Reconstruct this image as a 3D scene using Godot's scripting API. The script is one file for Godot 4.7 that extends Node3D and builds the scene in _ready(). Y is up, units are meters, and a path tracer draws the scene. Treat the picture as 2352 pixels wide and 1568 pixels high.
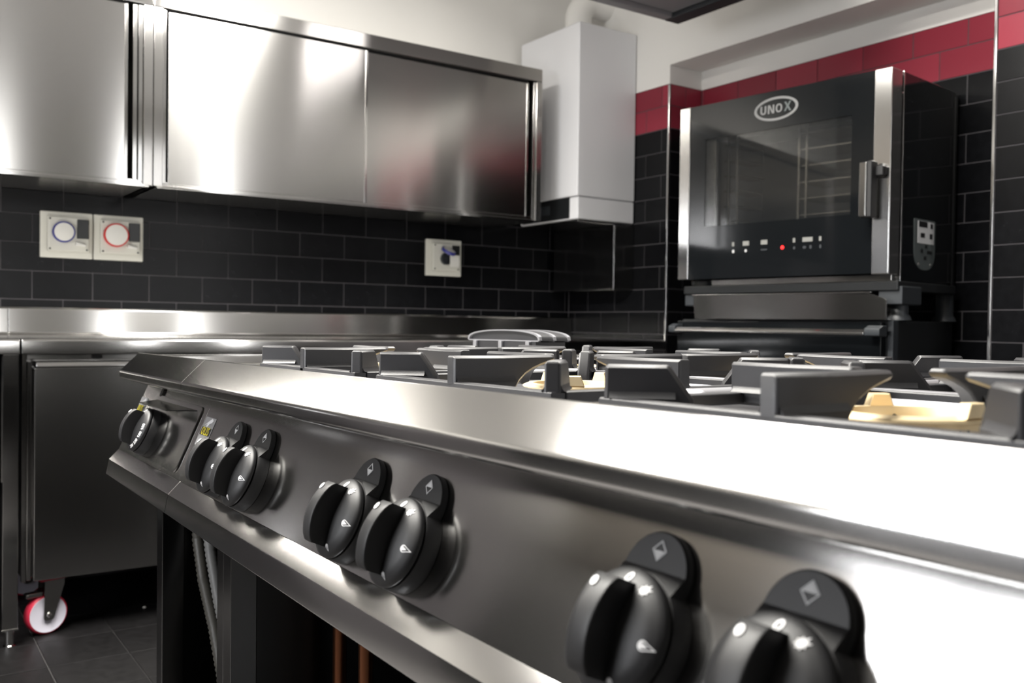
extends Node3D

# ---------------------------------------------------------------- mesh builder
class MB:
	var v := PackedVector3Array()
	var n := PackedVector3Array()
	var t := PackedVector2Array()
	var grain := Vector3(0, 0, 1)
	var xf := Transform3D()

	func tri(a: Vector3, b: Vector3, c: Vector3, na: Vector3, nb: Vector3, nc: Vector3) -> void:
		var fn := (b - a).cross(c - a)
		if fn.length_squared() < 1e-16:
			return
		fn = fn.normalized()
		if fn.dot(na + nb + nc) > 0.0:
			var q := b
			b = c
			c = q
			q = nb
			nb = nc
			nc = q
		else:
			fn = -fn
		var s := fn.cross(grain)
		if s.length() < 0.2:
			s = fn.cross(Vector3(grain.y, grain.z, grain.x))
		s = s.normalized()
		var g := s.cross(fn)
		for p in [[a, na], [b, nb], [c, nc]]:
			v.push_back(xf * (p[0] as Vector3))
			n.push_back((xf.basis * (p[1] as Vector3)).normalized())
			t.push_back(Vector2((p[0] as Vector3).dot(s), (p[0] as Vector3).dot(g)))

	func quad(a: Vector3, b: Vector3, c: Vector3, d: Vector3, na: Vector3, nb: Vector3, nc: Vector3, nd: Vector3) -> void:
		tri(a, b, c, na, nb, nc)
		tri(a, c, d, na, nc, nd)

	func flat(a: Vector3, b: Vector3, c: Vector3, d: Vector3, hint: Vector3) -> void:
		var m := (b - a).cross(c - a)
		if m.length_squared() < 1e-16:
			m = (c - a).cross(d - a)
		m = m.normalized()
		if m.dot(hint) < 0.0:
			m = -m
		quad(a, b, c, d, m, m, m, m)

	func box(lo: Vector3, hi: Vector3, bev := 0.0) -> void:
		var c := (lo + hi) * 0.5
		var h := (hi - lo) * 0.5
		var b := minf(bev, minf(h.x, minf(h.y, h.z)) * 0.9)
		var ax := [Vector3.RIGHT, Vector3.UP, Vector3.BACK]
		for i in 3:
			var j := (i + 1) % 3
			var k := (i + 2) % 3
			for s in [-1.0, 1.0]:
				var nn: Vector3 = ax[i] * s
				var ce: Vector3 = c + nn * h[i]
				var u: Vector3 = ax[j] * (h[j] - b)
				var w: Vector3 = ax[k] * (h[k] - b)
				quad(ce - u - w, ce + u - w, ce + u + w, ce - u + w, nn, nn, nn, nn)
		if b <= 0.0:
			return
		for i in 3:
			var j := (i + 1) % 3
			var k := (i + 2) % 3
			for sj in [-1.0, 1.0]:
				for sk in [-1.0, 1.0]:
					var nj: Vector3 = ax[j] * sj
					var nk: Vector3 = ax[k] * sk
					var e: Vector3 = ax[i] * (h[i] - b)
					var p: Vector3 = c + nj * h[j] + nk * (h[k] - b)
					var q: Vector3 = c + nj * (h[j] - b) + nk * h[k]
					quad(p - e, p + e, q + e, q - e, nj, nj, nk, nk)
		for sx in [-1.0, 1.0]:
			for sy in [-1.0, 1.0]:
				for sz in [-1.0, 1.0]:
					var o := c + Vector3(sx * (h.x - b), sy * (h.y - b), sz * (h.z - b))
					tri(o + Vector3(sx * b, 0, 0), o + Vector3(0, sy * b, 0), o + Vector3(0, 0, sz * b), Vector3(sx, 0, 0), Vector3(0, sy, 0), Vector3(0, 0, sz))

	# a closed outline (x, y) swept from w0 to w1; the sides are smooth where they turn by less than the limit
	func prism(poly: PackedVector2Array, o: Vector3, ex: Vector3, ey: Vector3, ez: Vector3, w0: float, w1: float, bev := 0.0, limit := 40.0, caps := true) -> void:
		var m := poly.size()
		var area := 0.0
		for i in m:
			area += poly[i].cross(poly[(i + 1) % m])
		var sg := 1.0 if area > 0.0 else -1.0
		var en: Array[Vector2] = []
		for i in m:
			var d := (poly[(i + 1) % m] - poly[i]).normalized()
			en.append(Vector2(d.y, -d.x) * sg)
		var cl := cos(deg_to_rad(limit))
		var inset := PackedVector2Array()
		for i in m:
			var a: Vector2 = en[(i + m - 1) % m]
			var b: Vector2 = en[i]
			var q := (a + b)
			inset.push_back(poly[i] - (q / maxf(q.length_squared() * 0.5, 0.3)) * bev)
		var lay := [[w0, inset], [w0 + bev, poly], [w1 - bev, poly], [w1, inset]] if bev > 0.0 else [[w0, poly], [w1, poly]]
		for l in lay.size() - 1:
			var pa: PackedVector2Array = lay[l][1]
			var pb: PackedVector2Array = lay[l + 1][1]
			var wa: float = lay[l][0]
			var wb: float = lay[l + 1][0]
			var za := 0.0
			var zb := 0.0
			if bev > 0.0 and l == 0:
				za = -0.75
			if bev > 0.0 and l == 2:
				zb = 0.75
			for i in m:
				var j := (i + 1) % m
				var e: Vector2 = en[i]
				var pv: Vector2 = en[(i + m - 1) % m]
				var nx: Vector2 = en[j]
				var ni := (e + pv).normalized() if e.dot(pv) > cl else e
				var nj := (e + nx).normalized() if e.dot(nx) > cl else e
				var ni3 := ex * ni.x + ey * ni.y
				var nj3 := ex * nj.x + ey * nj.y
				quad(o + ex * pa[i].x + ey * pa[i].y + ez * wa, o + ex * pa[j].x + ey * pa[j].y + ez * wa, o + ex * pb[j].x + ey * pb[j].y + ez * wb, o + ex * pb[i].x + ey * pb[i].y + ez * wb,
					(ni3 + ez * za).normalized(), (nj3 + ez * za).normalized(), (nj3 + ez * zb).normalized(), (ni3 + ez * zb).normalized())
		if not caps:
			return
		var idx := Geometry2D.triangulate_polygon(inset)
		for i in range(0, idx.size(), 3):
			for s in [[w0, -1.0], [w1, 1.0]]:
				var nn: Vector3 = ez * s[1]
				var pp: Array[Vector3] = []
				for k in 3:
					var q: Vector2 = inset[idx[i + k]]
					pp.append(o + ex * q.x + ey * q.y + ez * s[0])
				tri(pp[0], pp[1], pp[2], nn, nn, nn)

	# profile of (radius, height) turned round the axis ey
	func lathe(prof: PackedVector2Array, o: Vector3, ey: Vector3, segs := 32, limit := 40.0, sx := 1.0) -> void:
		var ex := ey.cross(Vector3(0.31, 0.53, 0.79)).normalized()
		if absf(ey.dot(Vector3.UP)) > 0.99:
			ex = Vector3.RIGHT
		var ez := ex.cross(ey)
		var cl := cos(deg_to_rad(limit))
		var m := prof.size() - 1
		var en: Array[Vector2] = []
		for i in m:
			var d := (prof[i + 1] - prof[i]).normalized()
			en.append(Vector2(d.y, -d.x) * sx)
		for i in m:
			var e: Vector2 = en[i]
			var a := e
			var b := e
			if i > 0 and e.dot(en[i - 1]) > cl:
				a = (e + en[i - 1]).normalized()
			if i < m - 1 and e.dot(en[i + 1]) > cl:
				b = (e + en[i + 1]).normalized()
			for k in segs:
				var a0 := TAU * k / segs
				var a1 := TAU * (k + 1) / segs
				var d0 := ex * cos(a0) + ez * sin(a0)
				var d1 := ex * cos(a1) + ez * sin(a1)
				quad(o + d0 * prof[i].x + ey * prof[i].y, o + d1 * prof[i].x + ey * prof[i].y, o + d1 * prof[i + 1].x + ey * prof[i + 1].y, o + d0 * prof[i + 1].x + ey * prof[i + 1].y,
					d0 * a.x + ey * a.y, d1 * a.x + ey * a.y, d1 * b.x + ey * b.y, d0 * b.x + ey * b.y)

	func tube(path: PackedVector3Array, rad: PackedFloat32Array, segs := 12) -> void:
		var m := path.size()
		var side := Vector3.ZERO
		var rings: Array = []
		for i in m:
			var d := (path[mini(i + 1, m - 1)] - path[maxi(i - 1, 0)]).normalized()
			if side == Vector3.ZERO:
				side = d.cross(Vector3(0.3, 0.1, 0.9)).normalized()
			side = (side - d * side.dot(d)).normalized()
			var up := d.cross(side)
			var ring: Array = []
			for k in segs + 1:
				var a := TAU * k / segs
				ring.append(side * cos(a) + up * sin(a))
			rings.append(ring)
		for i in m - 1:
			for k in segs:
				var r0: float = rad[i % rad.size()]
				var r1: float = rad[(i + 1) % rad.size()]
				quad(path[i] + rings[i][k] * r0, path[i] + rings[i][k + 1] * r0, path[i + 1] + rings[i + 1][k + 1] * r1, path[i + 1] + rings[i + 1][k] * r1, rings[i][k], rings[i][k + 1], rings[i + 1][k + 1], rings[i + 1][k])
		for e in [0, m - 1]:
			var d := (path[1] - path[0]).normalized() * (-1.0) if e == 0 else (path[m - 1] - path[m - 2]).normalized()
			for k in segs:
				tri(path[e], path[e] + rings[e][k] * rad[e % rad.size()], path[e] + rings[e][k + 1] * rad[e % rad.size()], d, d, d)

	func mesh() -> ArrayMesh:
		var a := []
		a.resize(Mesh.ARRAY_MAX)
		a[Mesh.ARRAY_VERTEX] = v
		a[Mesh.ARRAY_NORMAL] = n
		a[Mesh.ARRAY_TEX_UV] = t
		var r := ArrayMesh.new()
		r.add_surface_from_arrays(Mesh.PRIMITIVE_TRIANGLES, a)
		return r


# ---------------------------------------------------------------- small helpers
const X := Vector3(1, 0, 0)
const Y := Vector3(0, 1, 0)
const Z := Vector3(0, 0, 1)
var M := {}
var used := {}
var rng := RandomNumberGenerator.new()

func numbered(called: String) -> String:
	if not used.has(called):
		used[called] = 0
		return called
	used[called] += 1
	return "%s_%03d" % [called, used[called]]

func thing(called: String, label: String, category: String, at := Transform3D(), group := "") -> Node3D:
	var o := Node3D.new()
	o.name = numbered(called)
	add_child(o)
	o.transform = at
	o.set_meta("label", label)
	o.set_meta("category", category)
	if group:
		o.set_meta("group", group)
	return o

func part(called: String, mb, mat: Material, parent: Node, label := "") -> MeshInstance3D:
	var o := MeshInstance3D.new()
	o.mesh = mb.mesh() if mb is MB else mb
	o.material_override = mat
	o.name = called
	parent.add_child(o, true)
	if label:
		o.set_meta("label", label)
	return o

func struct(called: String, mb, mat: Material) -> MeshInstance3D:
	var o := part(called, mb, mat, self)
	o.set_meta("kind", "structure")
	return o

func pivot(called: String, parent: Node, at := Transform3D()) -> Node3D:
	var o := Node3D.new()
	o.name = called
	parent.add_child(o, true)
	o.transform = at
	return o

func bx(lo: Vector3, hi: Vector3, bev := 0.0, grain := Z) -> MB:
	var b := MB.new()
	b.grain = grain
	b.box(lo, hi, bev)
	return b

func mat(c: Color, rough: float, metal := 0.0, aniso := 0.0) -> StandardMaterial3D:
	var m := StandardMaterial3D.new()
	m.albedo_color = c.linear_to_srgb()
	m.roughness = rough
	m.metallic = metal
	if aniso != 0.0:
		m.anisotropy_enabled = true
		m.anisotropy = aniso
	return m

func noise_tex(freq: float, lo: float, hi: float, size := 256, normal := false, oct := 3) -> NoiseTexture2D:
	var f := FastNoiseLite.new()
	f.seed = 11
	f.frequency = freq
	f.fractal_octaves = oct
	var t := NoiseTexture2D.new()
	t.width = size
	t.height = size
	t.seamless = true
	t.noise = f
	if normal:
		t.as_normal_map = true
		t.bump_strength = 3.0
	else:
		var g := Gradient.new()
		g.set_color(0, Color(lo, lo, lo))
		g.set_color(1, Color(hi, hi, hi))
		t.color_ramp = g
	return t

# rounds the corners of a closed outline
func rounded(p: PackedVector2Array, rad, segs := 4) -> PackedVector2Array:
	var out := PackedVector2Array()
	var m := p.size()
	for i in m:
		var r: float = rad[i] if rad is Array else rad
		var a := p[(i + m - 1) % m]
		var b := p[i]
		var c := p[(i + 1) % m]
		if r <= 0.0:
			out.push_back(b)
			continue
		var u := (a - b).normalized()
		var w := (c - b).normalized()
		var half := acos(clampf(u.dot(w), -1, 1)) * 0.5
		var cut := minf(r / tan(half), minf((a - b).length(), (c - b).length()) * 0.48)
		var q0 := b + u * cut
		var q1 := b + w * cut
		for k in segs + 1:
			var s := float(k) / segs
			out.push_back(q0.lerp(b, s).lerp(b.lerp(q1, s), s))
	return out

func ellipse(cx: float, cy: float, rx: float, ry: float, segs := 24) -> PackedVector2Array:
	var p := PackedVector2Array()
	for i in segs:
		p.push_back(Vector2(cx + rx * cos(TAU * i / segs), cy + ry * sin(TAU * i / segs)))
	return p

func rect(x0: float, y0: float, x1: float, y1: float) -> PackedVector2Array:
	return PackedVector2Array([Vector2(x0, y0), Vector2(x1, y0), Vector2(x1, y1), Vector2(x0, y1)])

# a flat ring between two outlines with equally many points
func ring(b: MB, outer: PackedVector2Array, inner: PackedVector2Array, o: Vector3, ex: Vector3, ey: Vector3, ez: Vector3, w0: float, w1: float) -> void:
	var m := outer.size()
	for i in m:
		var j := (i + 1) % m
		var q: Array[Vector3] = []
		for s in [[outer[i], w0], [outer[j], w0], [outer[j], w1], [outer[i], w1], [inner[i], w0], [inner[j], w0], [inner[j], w1], [inner[i], w1]]:
			q.append(o + ex * s[0].x + ey * s[0].y + ez * s[1])
		var d := ex * (outer[i] - inner[i]).x + ey * (outer[i] - inner[i]).y
		b.flat(q[3], q[2], q[6], q[7], ez)
		b.flat(q[0], q[1], q[5], q[4], -ez)
		b.flat(q[0], q[1], q[2], q[3], d)
		b.flat(q[4], q[5], q[6], q[7], -d)

func letters(called: String, text: String, height: float, depth: float, mt: Material, parent: Node, at: Transform3D, bold := true, label := "") -> MeshInstance3D:
	var f := SystemFont.new()
	f.font_names = PackedStringArray(["Droid Sans"])
	f.font_weight = 700 if bold else 400
	var tm := TextMesh.new()
	tm.font = f
	tm.text = text
	tm.font_size = 32
	tm.pixel_size = height / 24.0
	tm.depth = depth
	tm.curve_step = 1.0
	var o := part(called, tm, mt, parent, label)
	o.transform = at
	return o

# ---------------------------------------------------------------- the scene
# camera found from the tiles: x along the back wall, z along the right wall, the corner at the origin
const EYE := Vector3(-2.91074, 0.96, 3.73408)
var RANGE := Transform3D(Basis(Vector3(0.999967, 0, 0.00808), Vector3(0.00006, 0.999972, -0.007469), Vector3(-0.00808, 0.00747, 0.999939)).orthonormalized(), Vector3(-2.505, 0.899, 1.9213))

func _ready() -> void:
	rng.seed = 5
	# ---- camera
	var cam := Camera3D.new()
	cam.name = "camera"
	add_child(cam)
	var attr := CameraAttributesPhysical.new()
	attr.frustum_focal_length = 32.684
	attr.frustum_focus_distance = 1.15
	attr.exposure_aperture = 8.0
	cam.attributes = attr
	cam.fov = 40.3225
	cam.near = 0.02
	cam.far = 40.0
	cam.transform = Transform3D(Basis(Vector3(0.82435, 0.01391, 0.56591), Vector3(-0.00134, 0.99974, -0.02261), Vector3(-0.56608, 0.01788, 0.82416)).orthonormalized(), EYE)
	cam.current = true
	# ---- environment: a closed room, so almost nothing comes from outside
	var we := WorldEnvironment.new()
	we.name = "environment"
	var env := Environment.new()
	env.background_mode = Environment.BG_COLOR
	env.background_color = Color(0.02, 0.02, 0.022)
	env.tonemap_mode = Environment.TONE_MAPPER_LINEAR
	env.tonemap_exposure = 1.7
	env.sdfgi_enabled = true
	env.ssao_enabled = true
	env.ssil_enabled = true
	we.environment = env
	add_child(we)
	# ---- ceiling lamps: [centre x, centre z, size x, size z, energy]
	materials()
	lamp(-3.17, 1.85, 0.42, 1.75, 1.1, "long ceiling light panel above the aisle by the counter")
	lamp(-1.42, 1.95, 0.30, 1.1, 0.42, "long ceiling light panel above the cooking range")
	room()
	tiles_all()
	wall_cabinets()
	counters()
	boiler()
	sockets()
	oven()
	range_hood()
	stove()
	knobs()
	grates()
	hoses()


func materials() -> void:
	var grainy := noise_tex(0.05, 0.90, 1.0, 256)
	for s in [["steel", Color(0.60, 0.592, 0.58), 0.17, 0.88], ["steel_dull", Color(0.46, 0.455, 0.445), 0.16, 0.85], ["steel_fine", Color(0.60, 0.595, 0.585), 0.13, 0.8]]:
		var m := mat(s[1], s[2], 1.0, s[3])
		m.roughness_texture = grainy
		m.uv1_scale = Vector3(210, 3, 1)
		M[s[0]] = m
	M.chrome = mat(Color(0.75, 0.74, 0.72), 0.12, 1.0)
	M.mirror_plate = mat(Color(0.6, 0.59, 0.57), 0.1, 1.0)
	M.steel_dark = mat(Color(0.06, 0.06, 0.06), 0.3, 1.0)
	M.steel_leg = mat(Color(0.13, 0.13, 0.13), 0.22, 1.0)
	M.white_wall = mat(Color(0.78, 0.765, 0.735), 0.9)
	M.white_enamel = mat(Color(0.72, 0.72, 0.74), 0.35)
	M.white_plastic = mat(Color(0.62, 0.61, 0.55), 0.45)
	M.cap_white = mat(Color(0.72, 0.71, 0.67), 0.4)
	M.plaster_mid = mat(Color(0.5, 0.485, 0.46), 0.9)
	M.plaster_tan = mat(Color(0.26, 0.235, 0.205), 0.9)
	M.grout = mat(Color(0.075, 0.07, 0.076), 0.9)
	M.floor_grout = mat(Color(0.12, 0.115, 0.115), 0.9)
	M.black_plastic = mat(Color(0.009, 0.009, 0.010), 0.5)
	M.black_gloss = mat(Color(0.006, 0.007, 0.008), 0.06)
	M.black_satin = mat(Color(0.012, 0.013, 0.014), 0.3)
	M.grey_plastic = mat(Color(0.03, 0.034, 0.039), 0.42)
	M.plate_grey = mat(Color(0.10, 0.115, 0.115), 0.4)
	M.emblem = mat(Color(0.20, 0.20, 0.20), 0.45)
	M.rubber = mat(Color(0.02, 0.02, 0.02), 0.8)
	M.blue = mat(Color(0.03, 0.035, 0.22), 0.4)
	M.red = mat(Color(0.55, 0.02, 0.02), 0.4)
	M.wheel_red = mat(Color(0.62, 0.03, 0.07), 0.4)
	M.wheel_white = mat(Color(0.72, 0.70, 0.80), 0.45)
	M.print_white = mat(Color(0.75, 0.75, 0.76), 0.5)
	M.print_grey = mat(Color(0.55, 0.55, 0.55), 0.5)
	M.print_yellow = mat(Color(0.72, 0.62, 0.02), 0.5)
	M.silver = mat(Color(0.45, 0.45, 0.46), 0.35, 0.6)
	M.hole = mat(Color(0.004, 0.003, 0.002), 0.9)
	M.copper = mat(Color(0.20, 0.08, 0.04), 0.35, 1.0)
	M.glass = mat(Color(0.02, 0.022, 0.024, 0.35), 0.03)
	M.glass.albedo_color.a = 0.35
	M.glass.transparency = BaseMaterial3D.TRANSPARENCY_ALPHA
	M.oven_inside = mat(Color(0.16, 0.15, 0.13), 0.35, 1.0)
	M.rack = mat(Color(0.62, 0.58, 0.48), 0.25, 1.0)
	M.hood_steel = mat(Color(0.30, 0.29, 0.30), 0.5, 0.4)
	M.hood_dark = mat(Color(0.02, 0.022, 0.025), 0.5)
	M.display = mat(Color(0.15, 0.15, 0.15), 0.4)
	M.display.emission_enabled = true
	M.display.emission = Color(0.75, 0.74, 0.66)
	M.display.emission_energy_multiplier = 0.16
	M.led = mat(Color(0.4, 0.02, 0.02), 0.4)
	M.led.emission_enabled = true
	M.led.emission = Color(1.0, 0.07, 0.07)
	M.led.emission_energy_multiplier = 2.5
	M.hose_grey = mat(Color(0.07, 0.066, 0.055), 0.5)
	M.hose_white = mat(Color(0.17, 0.17, 0.165), 0.5)
	M.brass = mat(Color(0.84, 0.68, 0.42), 0.45, 0.45)
	M.alu = mat(Color(0.62, 0.62, 0.62), 0.5, 0.8)
	M.tray = mat(Color(0.36, 0.36, 0.38), 0.42, 0.75)
	M.cast = mat(Color(0.013, 0.013, 0.0155), 0.44)
	M.cast.metallic_specular = 0.6
	M.cast.normal_enabled = true
	M.cast.normal_texture = noise_tex(0.09, 0, 1, 256, true)
	M.cast.normal_scale = 0.3
	M.cast.uv1_triplanar = true
	M.cast.uv1_scale = Vector3(38, 38, 38)
	M.crumb = mat(Color(0.75, 0.73, 0.68), 0.8)
	# tiles: a few tones of each colour, with a fine mottle
	var mott := noise_tex(0.02, 0.75, 1.0, 256)
	for i in 3:
		var k := 1.0 + 0.14 * (i - 1)
		for s in [["tile_black", Color(0.0050, 0.0052, 0.0062), 0.24], ["tile_red", Color(0.25, 0.030, 0.048), 0.26], ["tile_floor", Color(0.0105, 0.010, 0.0105), 0.42]]:
			var m := mat(Color(s[1].r * k, s[1].g * k, s[1].b * k), s[2])
			m.metallic_specular = 0.32
			if s[0] != "tile_red":
				m.albedo_texture = mott
			m.uv1_triplanar = true
			m.uv1_scale = Vector3(5, 5, 5)
			M["%s_%d" % [s[0], i]] = m


func lamp(x: float, z: float, sx: float, sz: float, e: float, label: String) -> void:
	var o := thing("ceiling_light", label, "ceiling light", Transform3D(Basis(), Vector3(x, 2.72, z)))
	var b := MB.new()
	b.box(Vector3(-sx / 2 - 0.03, -0.045, -sz / 2 - 0.03), Vector3(sx / 2 + 0.03, 0.0, sz / 2 + 0.03), 0.004)
	part("housing", b, M.white_enamel, o)
	for s in [-1.0, 1.0]:
		part("hanger", bx(Vector3(-0.004, 0.0, s * sz * 0.42 - 0.004), Vector3(0.004, TOP - 2.7205, s * sz * 0.42 + 0.004)), M.steel_dull, o)
	var g := mat(Color(0.8, 0.8, 0.8), 0.5)
	g.emission_enabled = true
	g.emission = Color(1.0, 0.985, 0.955)
	g.emission_energy_multiplier = 9.0 * e
	part("diffuser", bx(Vector3(-sx / 2, -0.050, -sz / 2), Vector3(sx / 2, -0.0455, sz / 2), 0.001), g, o)
	for up in [1.0, -1.0]:   # hung below the ceiling, it shines down; weak upward light added to brighten the ceiling
		lamp_light(o, sx, sz, e, up)

func lamp_light(o: Node3D, sx: float, sz: float, e: float, up: float) -> void:
	var l := AreaLight3D.new()
	l.name = "lamp_down" if up > 0.0 else "added_uplight"
	l.area_size = Vector2(sx, sz)
	l.light_color = Color(1.0, 0.985, 0.955)
	l.light_energy = (9.0 if up > 0.0 else 0.10) * e
	l.area_normalize_energy = true
	l.shadow_enabled = true
	l.set("area_range", 12.0)
	o.add_child(l)
	l.transform = Transform3D(Basis(X, -PI / 2 * up), Vector3(0, -0.056 if up > 0.0 else 0.004, 0))


# ---------------------------------------------------------------- room shell
const TILE_TOP := 2.040
const NZ0 := 0.705
const NZ1 := 2.160
const NTOP := 2.123
const NX := 0.2
const LEFT := -4.7
const FRONT := 6.2
const TOP := 2.95

func room() -> void:
	var b := MB.new()
	b.box(Vector3(LEFT - 0.2, -0.2, -0.2), Vector3(0.5, -0.005, FRONT + 0.2))
	struct("floor", b, M.floor_grout)
	struct("ceiling", bx(Vector3(LEFT - 0.2, TOP, -0.2), Vector3(0.5, TOP + 0.15, FRONT + 0.2)), M.white_wall)
	# back wall: plaster above, a grout bed for the tiles below
	var w := struct("wall_back", bx(Vector3(LEFT - 0.2, TILE_TOP, -0.2), Vector3(0.5, TOP, 0.0)), M.white_wall)
	part("grout", bx(Vector3(LEFT - 0.2, -0.1, -0.2), Vector3(0.5, TILE_TOP, -0.0025)), M.grout, w)
	# right wall with the niche
	var r := MB.new()
	r.box(Vector3(0, TILE_TOP, -0.0), Vector3(0.45, TOP, NZ0))
	r.box(Vector3(0, TILE_TOP, NZ1), Vector3(0.45, TOP, FRONT + 0.2))
	r.box(Vector3(0, NTOP, NZ0), Vector3(0.45, TOP, NZ1))
	r.box(Vector3(NX, TILE_TOP, NZ0), Vector3(0.45, NTOP, NZ1))
	var wr := struct("wall_right", r, M.white_wall)
	var g := MB.new()
	g.box(Vector3(0.0025, -0.1, -0.1), Vector3(0.45, TILE_TOP, NZ0 - 0.0025))
	g.box(Vector3(0.0025, -0.1, NZ1 + 0.0025), Vector3(0.45, TILE_TOP, FRONT + 0.2))
	g.box(Vector3(NX + 0.0025, -0.1, NZ0 - 0.01), Vector3(0.45, TILE_TOP, NZ1 + 0.01))
	part("grout", g, M.grout, wr)
	# the two walls that only show in reflections; the side wall gets an added lit window
	var wl := MB.new()
	wl.box(Vector3(LEFT - 0.2, TILE_TOP, -0.2), Vector3(LEFT, TOP, FRONT + 0.2))
	var wls := struct("wall_left", wl, M.plaster_tan)
	var wd := MB.new()
	wd.box(Vector3(LEFT - 0.2, -0.2, -0.2), Vector3(LEFT, TILE_TOP, 1.75))
	wd.box(Vector3(LEFT - 0.2, -0.2, 2.75), Vector3(LEFT, TILE_TOP, FRONT + 0.2))
	wd.box(Vector3(LEFT - 0.2, -0.2, 1.75), Vector3(LEFT, 0.95, 2.75))
	wd.box(Vector3(LEFT - 0.2, 2.0, 1.75), Vector3(LEFT, TILE_TOP, 2.75))
	part("tile_dado", wd, M.tile_black_1, wls)
	var wfm := MB.new()
	var wfd := MB.new()
	var added_slits := [[-2.25, -1.93, 1.3], [-1.03, -0.88, 1.5], [-0.22, -0.06, 1.5]]  # lit openings added out of view for the tall streaks mirrored in the steel
	var edges := [LEFT - 0.2]
	for q in added_slits:
		edges.append(q[0])
		edges.append(q[1])
	edges.append(0.5)
	for k in range(0, edges.size(), 2):
		wfm.box(Vector3(edges[k], TILE_TOP, FRONT), Vector3(edges[k + 1], TOP, FRONT + 0.2))
		wfd.box(Vector3(edges[k], -0.1, FRONT - 0.002), Vector3(edges[k + 1], TILE_TOP, FRONT + 0.2))
	for q in added_slits:
		wfm.box(Vector3(q[0], 2.62, FRONT), Vector3(q[1], TOP, FRONT + 0.2))
		wfd.box(Vector3(q[0], -0.1, FRONT - 0.002), Vector3(q[1], 0.5, FRONT + 0.2))
	var wf := struct("wall_front", wfm, M.plaster_mid)
	part("tile_dado", wfd, M.tile_black_1, wf)
	var nw := 2
	for q in added_slits:
		var sf := MB.new()
		ring(sf, rect(q[0] + 0.001, 0.501, q[1] - 0.001, 2.619), rect(q[0] + 0.018, 0.52, q[1] - 0.018, 2.60), Vector3(0, 0, FRONT), X, Y, Z, 0.01, 0.07)
		var sw := struct("window_%d" % nw, sf, M.white_enamel)
		nw += 1
		var sg := mat(Color(0.8, 0.8, 0.8), 0.5)
		sg.emission_enabled = true
		sg.emission = Color(1.0, 0.99, 0.97)
		sg.emission_energy_multiplier = q[2]
		part("window_pane", bx(Vector3(q[0] + 0.0185, 0.521, FRONT + 0.03), Vector3(q[1] - 0.0185, 2.599, FRONT + 0.036)), sg, sw)
		var sl := AreaLight3D.new()
		sl.name = "added_window_light"
		sl.area_size = Vector2(q[1] - q[0] - 0.04, 2.05)
		sl.light_energy = 0.25 * q[2]
		sl.shadow_enabled = true
		sl.set("area_range", 12.0)
		add_child(sl, true)
		sl.position = Vector3((q[0] + q[1]) * 0.5, 1.56, FRONT + 0.028)
	var wn := MB.new()  # added out of view, where the range panel mirrors a bright doorway
	ring(wn, rect(1.75, 0.95, 2.75, 2.0), rect(1.81, 1.01, 2.69, 1.94), Vector3(LEFT, 0, 0), Z, Y, X, -0.1, 0.004)
	wn.box(Vector3(LEFT - 0.09, 1.01, 2.23), Vector3(LEFT - 0.001, 1.94, 2.27))
	var win := struct("window_1", wn, M.white_enamel)
	var pg := mat(Color(0.8, 0.8, 0.8), 0.5)
	pg.emission_enabled = true
	pg.emission = Color(0.97, 0.98, 1.0)
	pg.emission_energy_multiplier = 0.75
	for q in [[1.811, 2.229], [2.271, 2.689]]:
		part("window_pane", bx(Vector3(LEFT - 0.06, 1.011, q[0]), Vector3(LEFT - 0.05, 1.939, q[1])), pg, win)
	var wlt := AreaLight3D.new()
	wlt.name = "added_window_light"
	wlt.area_size = Vector2(0.86, 0.9)
	wlt.light_color = Color(0.97, 0.98, 1.0)
	wlt.light_energy = 1.8
	wlt.shadow_enabled = true
	wlt.set("area_range", 12.0)
	add_child(wlt)
	wlt.transform = Transform3D(Basis(Y, -PI / 2), Vector3(LEFT - 0.04, 1.475, 2.25))
	# steel corner profiles of the niche
	var n := 1
	for z in [NZ0 + 0.001, NZ1 - 0.001]:
		var t := MB.new()
		t.grain = Y
		var s := 1.0 if n == 1 else -1.0
		t.box(Vector3(-0.0035, 0.0, z - 0.008 * (s * 0.5 + 0.5) - 0.001), Vector3(0.004, TILE_TOP - 0.002, z + 0.008 * (0.5 - s * 0.5) + 0.001), 0.002)
		struct("trim_%d" % n, t, M.steel_fine)
		n += 1


var tile_cache := {}

func tile_mesh(w: float, h: float) -> ArrayMesh:
	var key := "%.3f %.3f" % [w, h]
	if not tile_cache.has(key):
		tile_cache[key] = bx(Vector3(-w / 2, -h / 2, -0.005), Vector3(w / 2, h / 2, 0), 0.0012).mesh()
	return tile_cache[key]

# rows of tiles on the plane o + u*ex + v*ey (facing ex x ey); joints of row r at u0 + pitch*(k + shift)
func tile_rows(parent: Node, o: Vector3, ex: Vector3, ey: Vector3, nrm: Vector3, ua: float, ub: float, va: float, vb: float, rows: Array) -> void:
	for r in rows:   # [v low, v high, joint u, pitch, kind]
		var v0 := maxf(r[0], va)
		var v1 := minf(r[1], vb)
		if v1 - v0 < 0.008:
			continue
		var k0 := int(floor((ua - r[2]) / r[3]))
		var k := k0
		while r[2] + k * r[3] < ub:
			var u0 := maxf(r[2] + k * r[3], ua)
			var u1 := minf(r[2] + (k + 1) * r[3], ub)
			k += 1
			if u1 - u0 < 0.006:
				continue
			var m := part("tile", tile_mesh(snappedf(u1 - u0 - 0.003, 0.001), snappedf(v1 - v0 - 0.003, 0.001)), M["%s_%d" % [r[4], rng.randi() % 3]], parent)
			m.transform = Transform3D(Basis(ex, ey, nrm), o + ex * ((u0 + u1) * 0.5) + ey * ((v0 + v1) * 0.5) + nrm * rng.randf_range(-0.0003, 0.0002))

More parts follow.
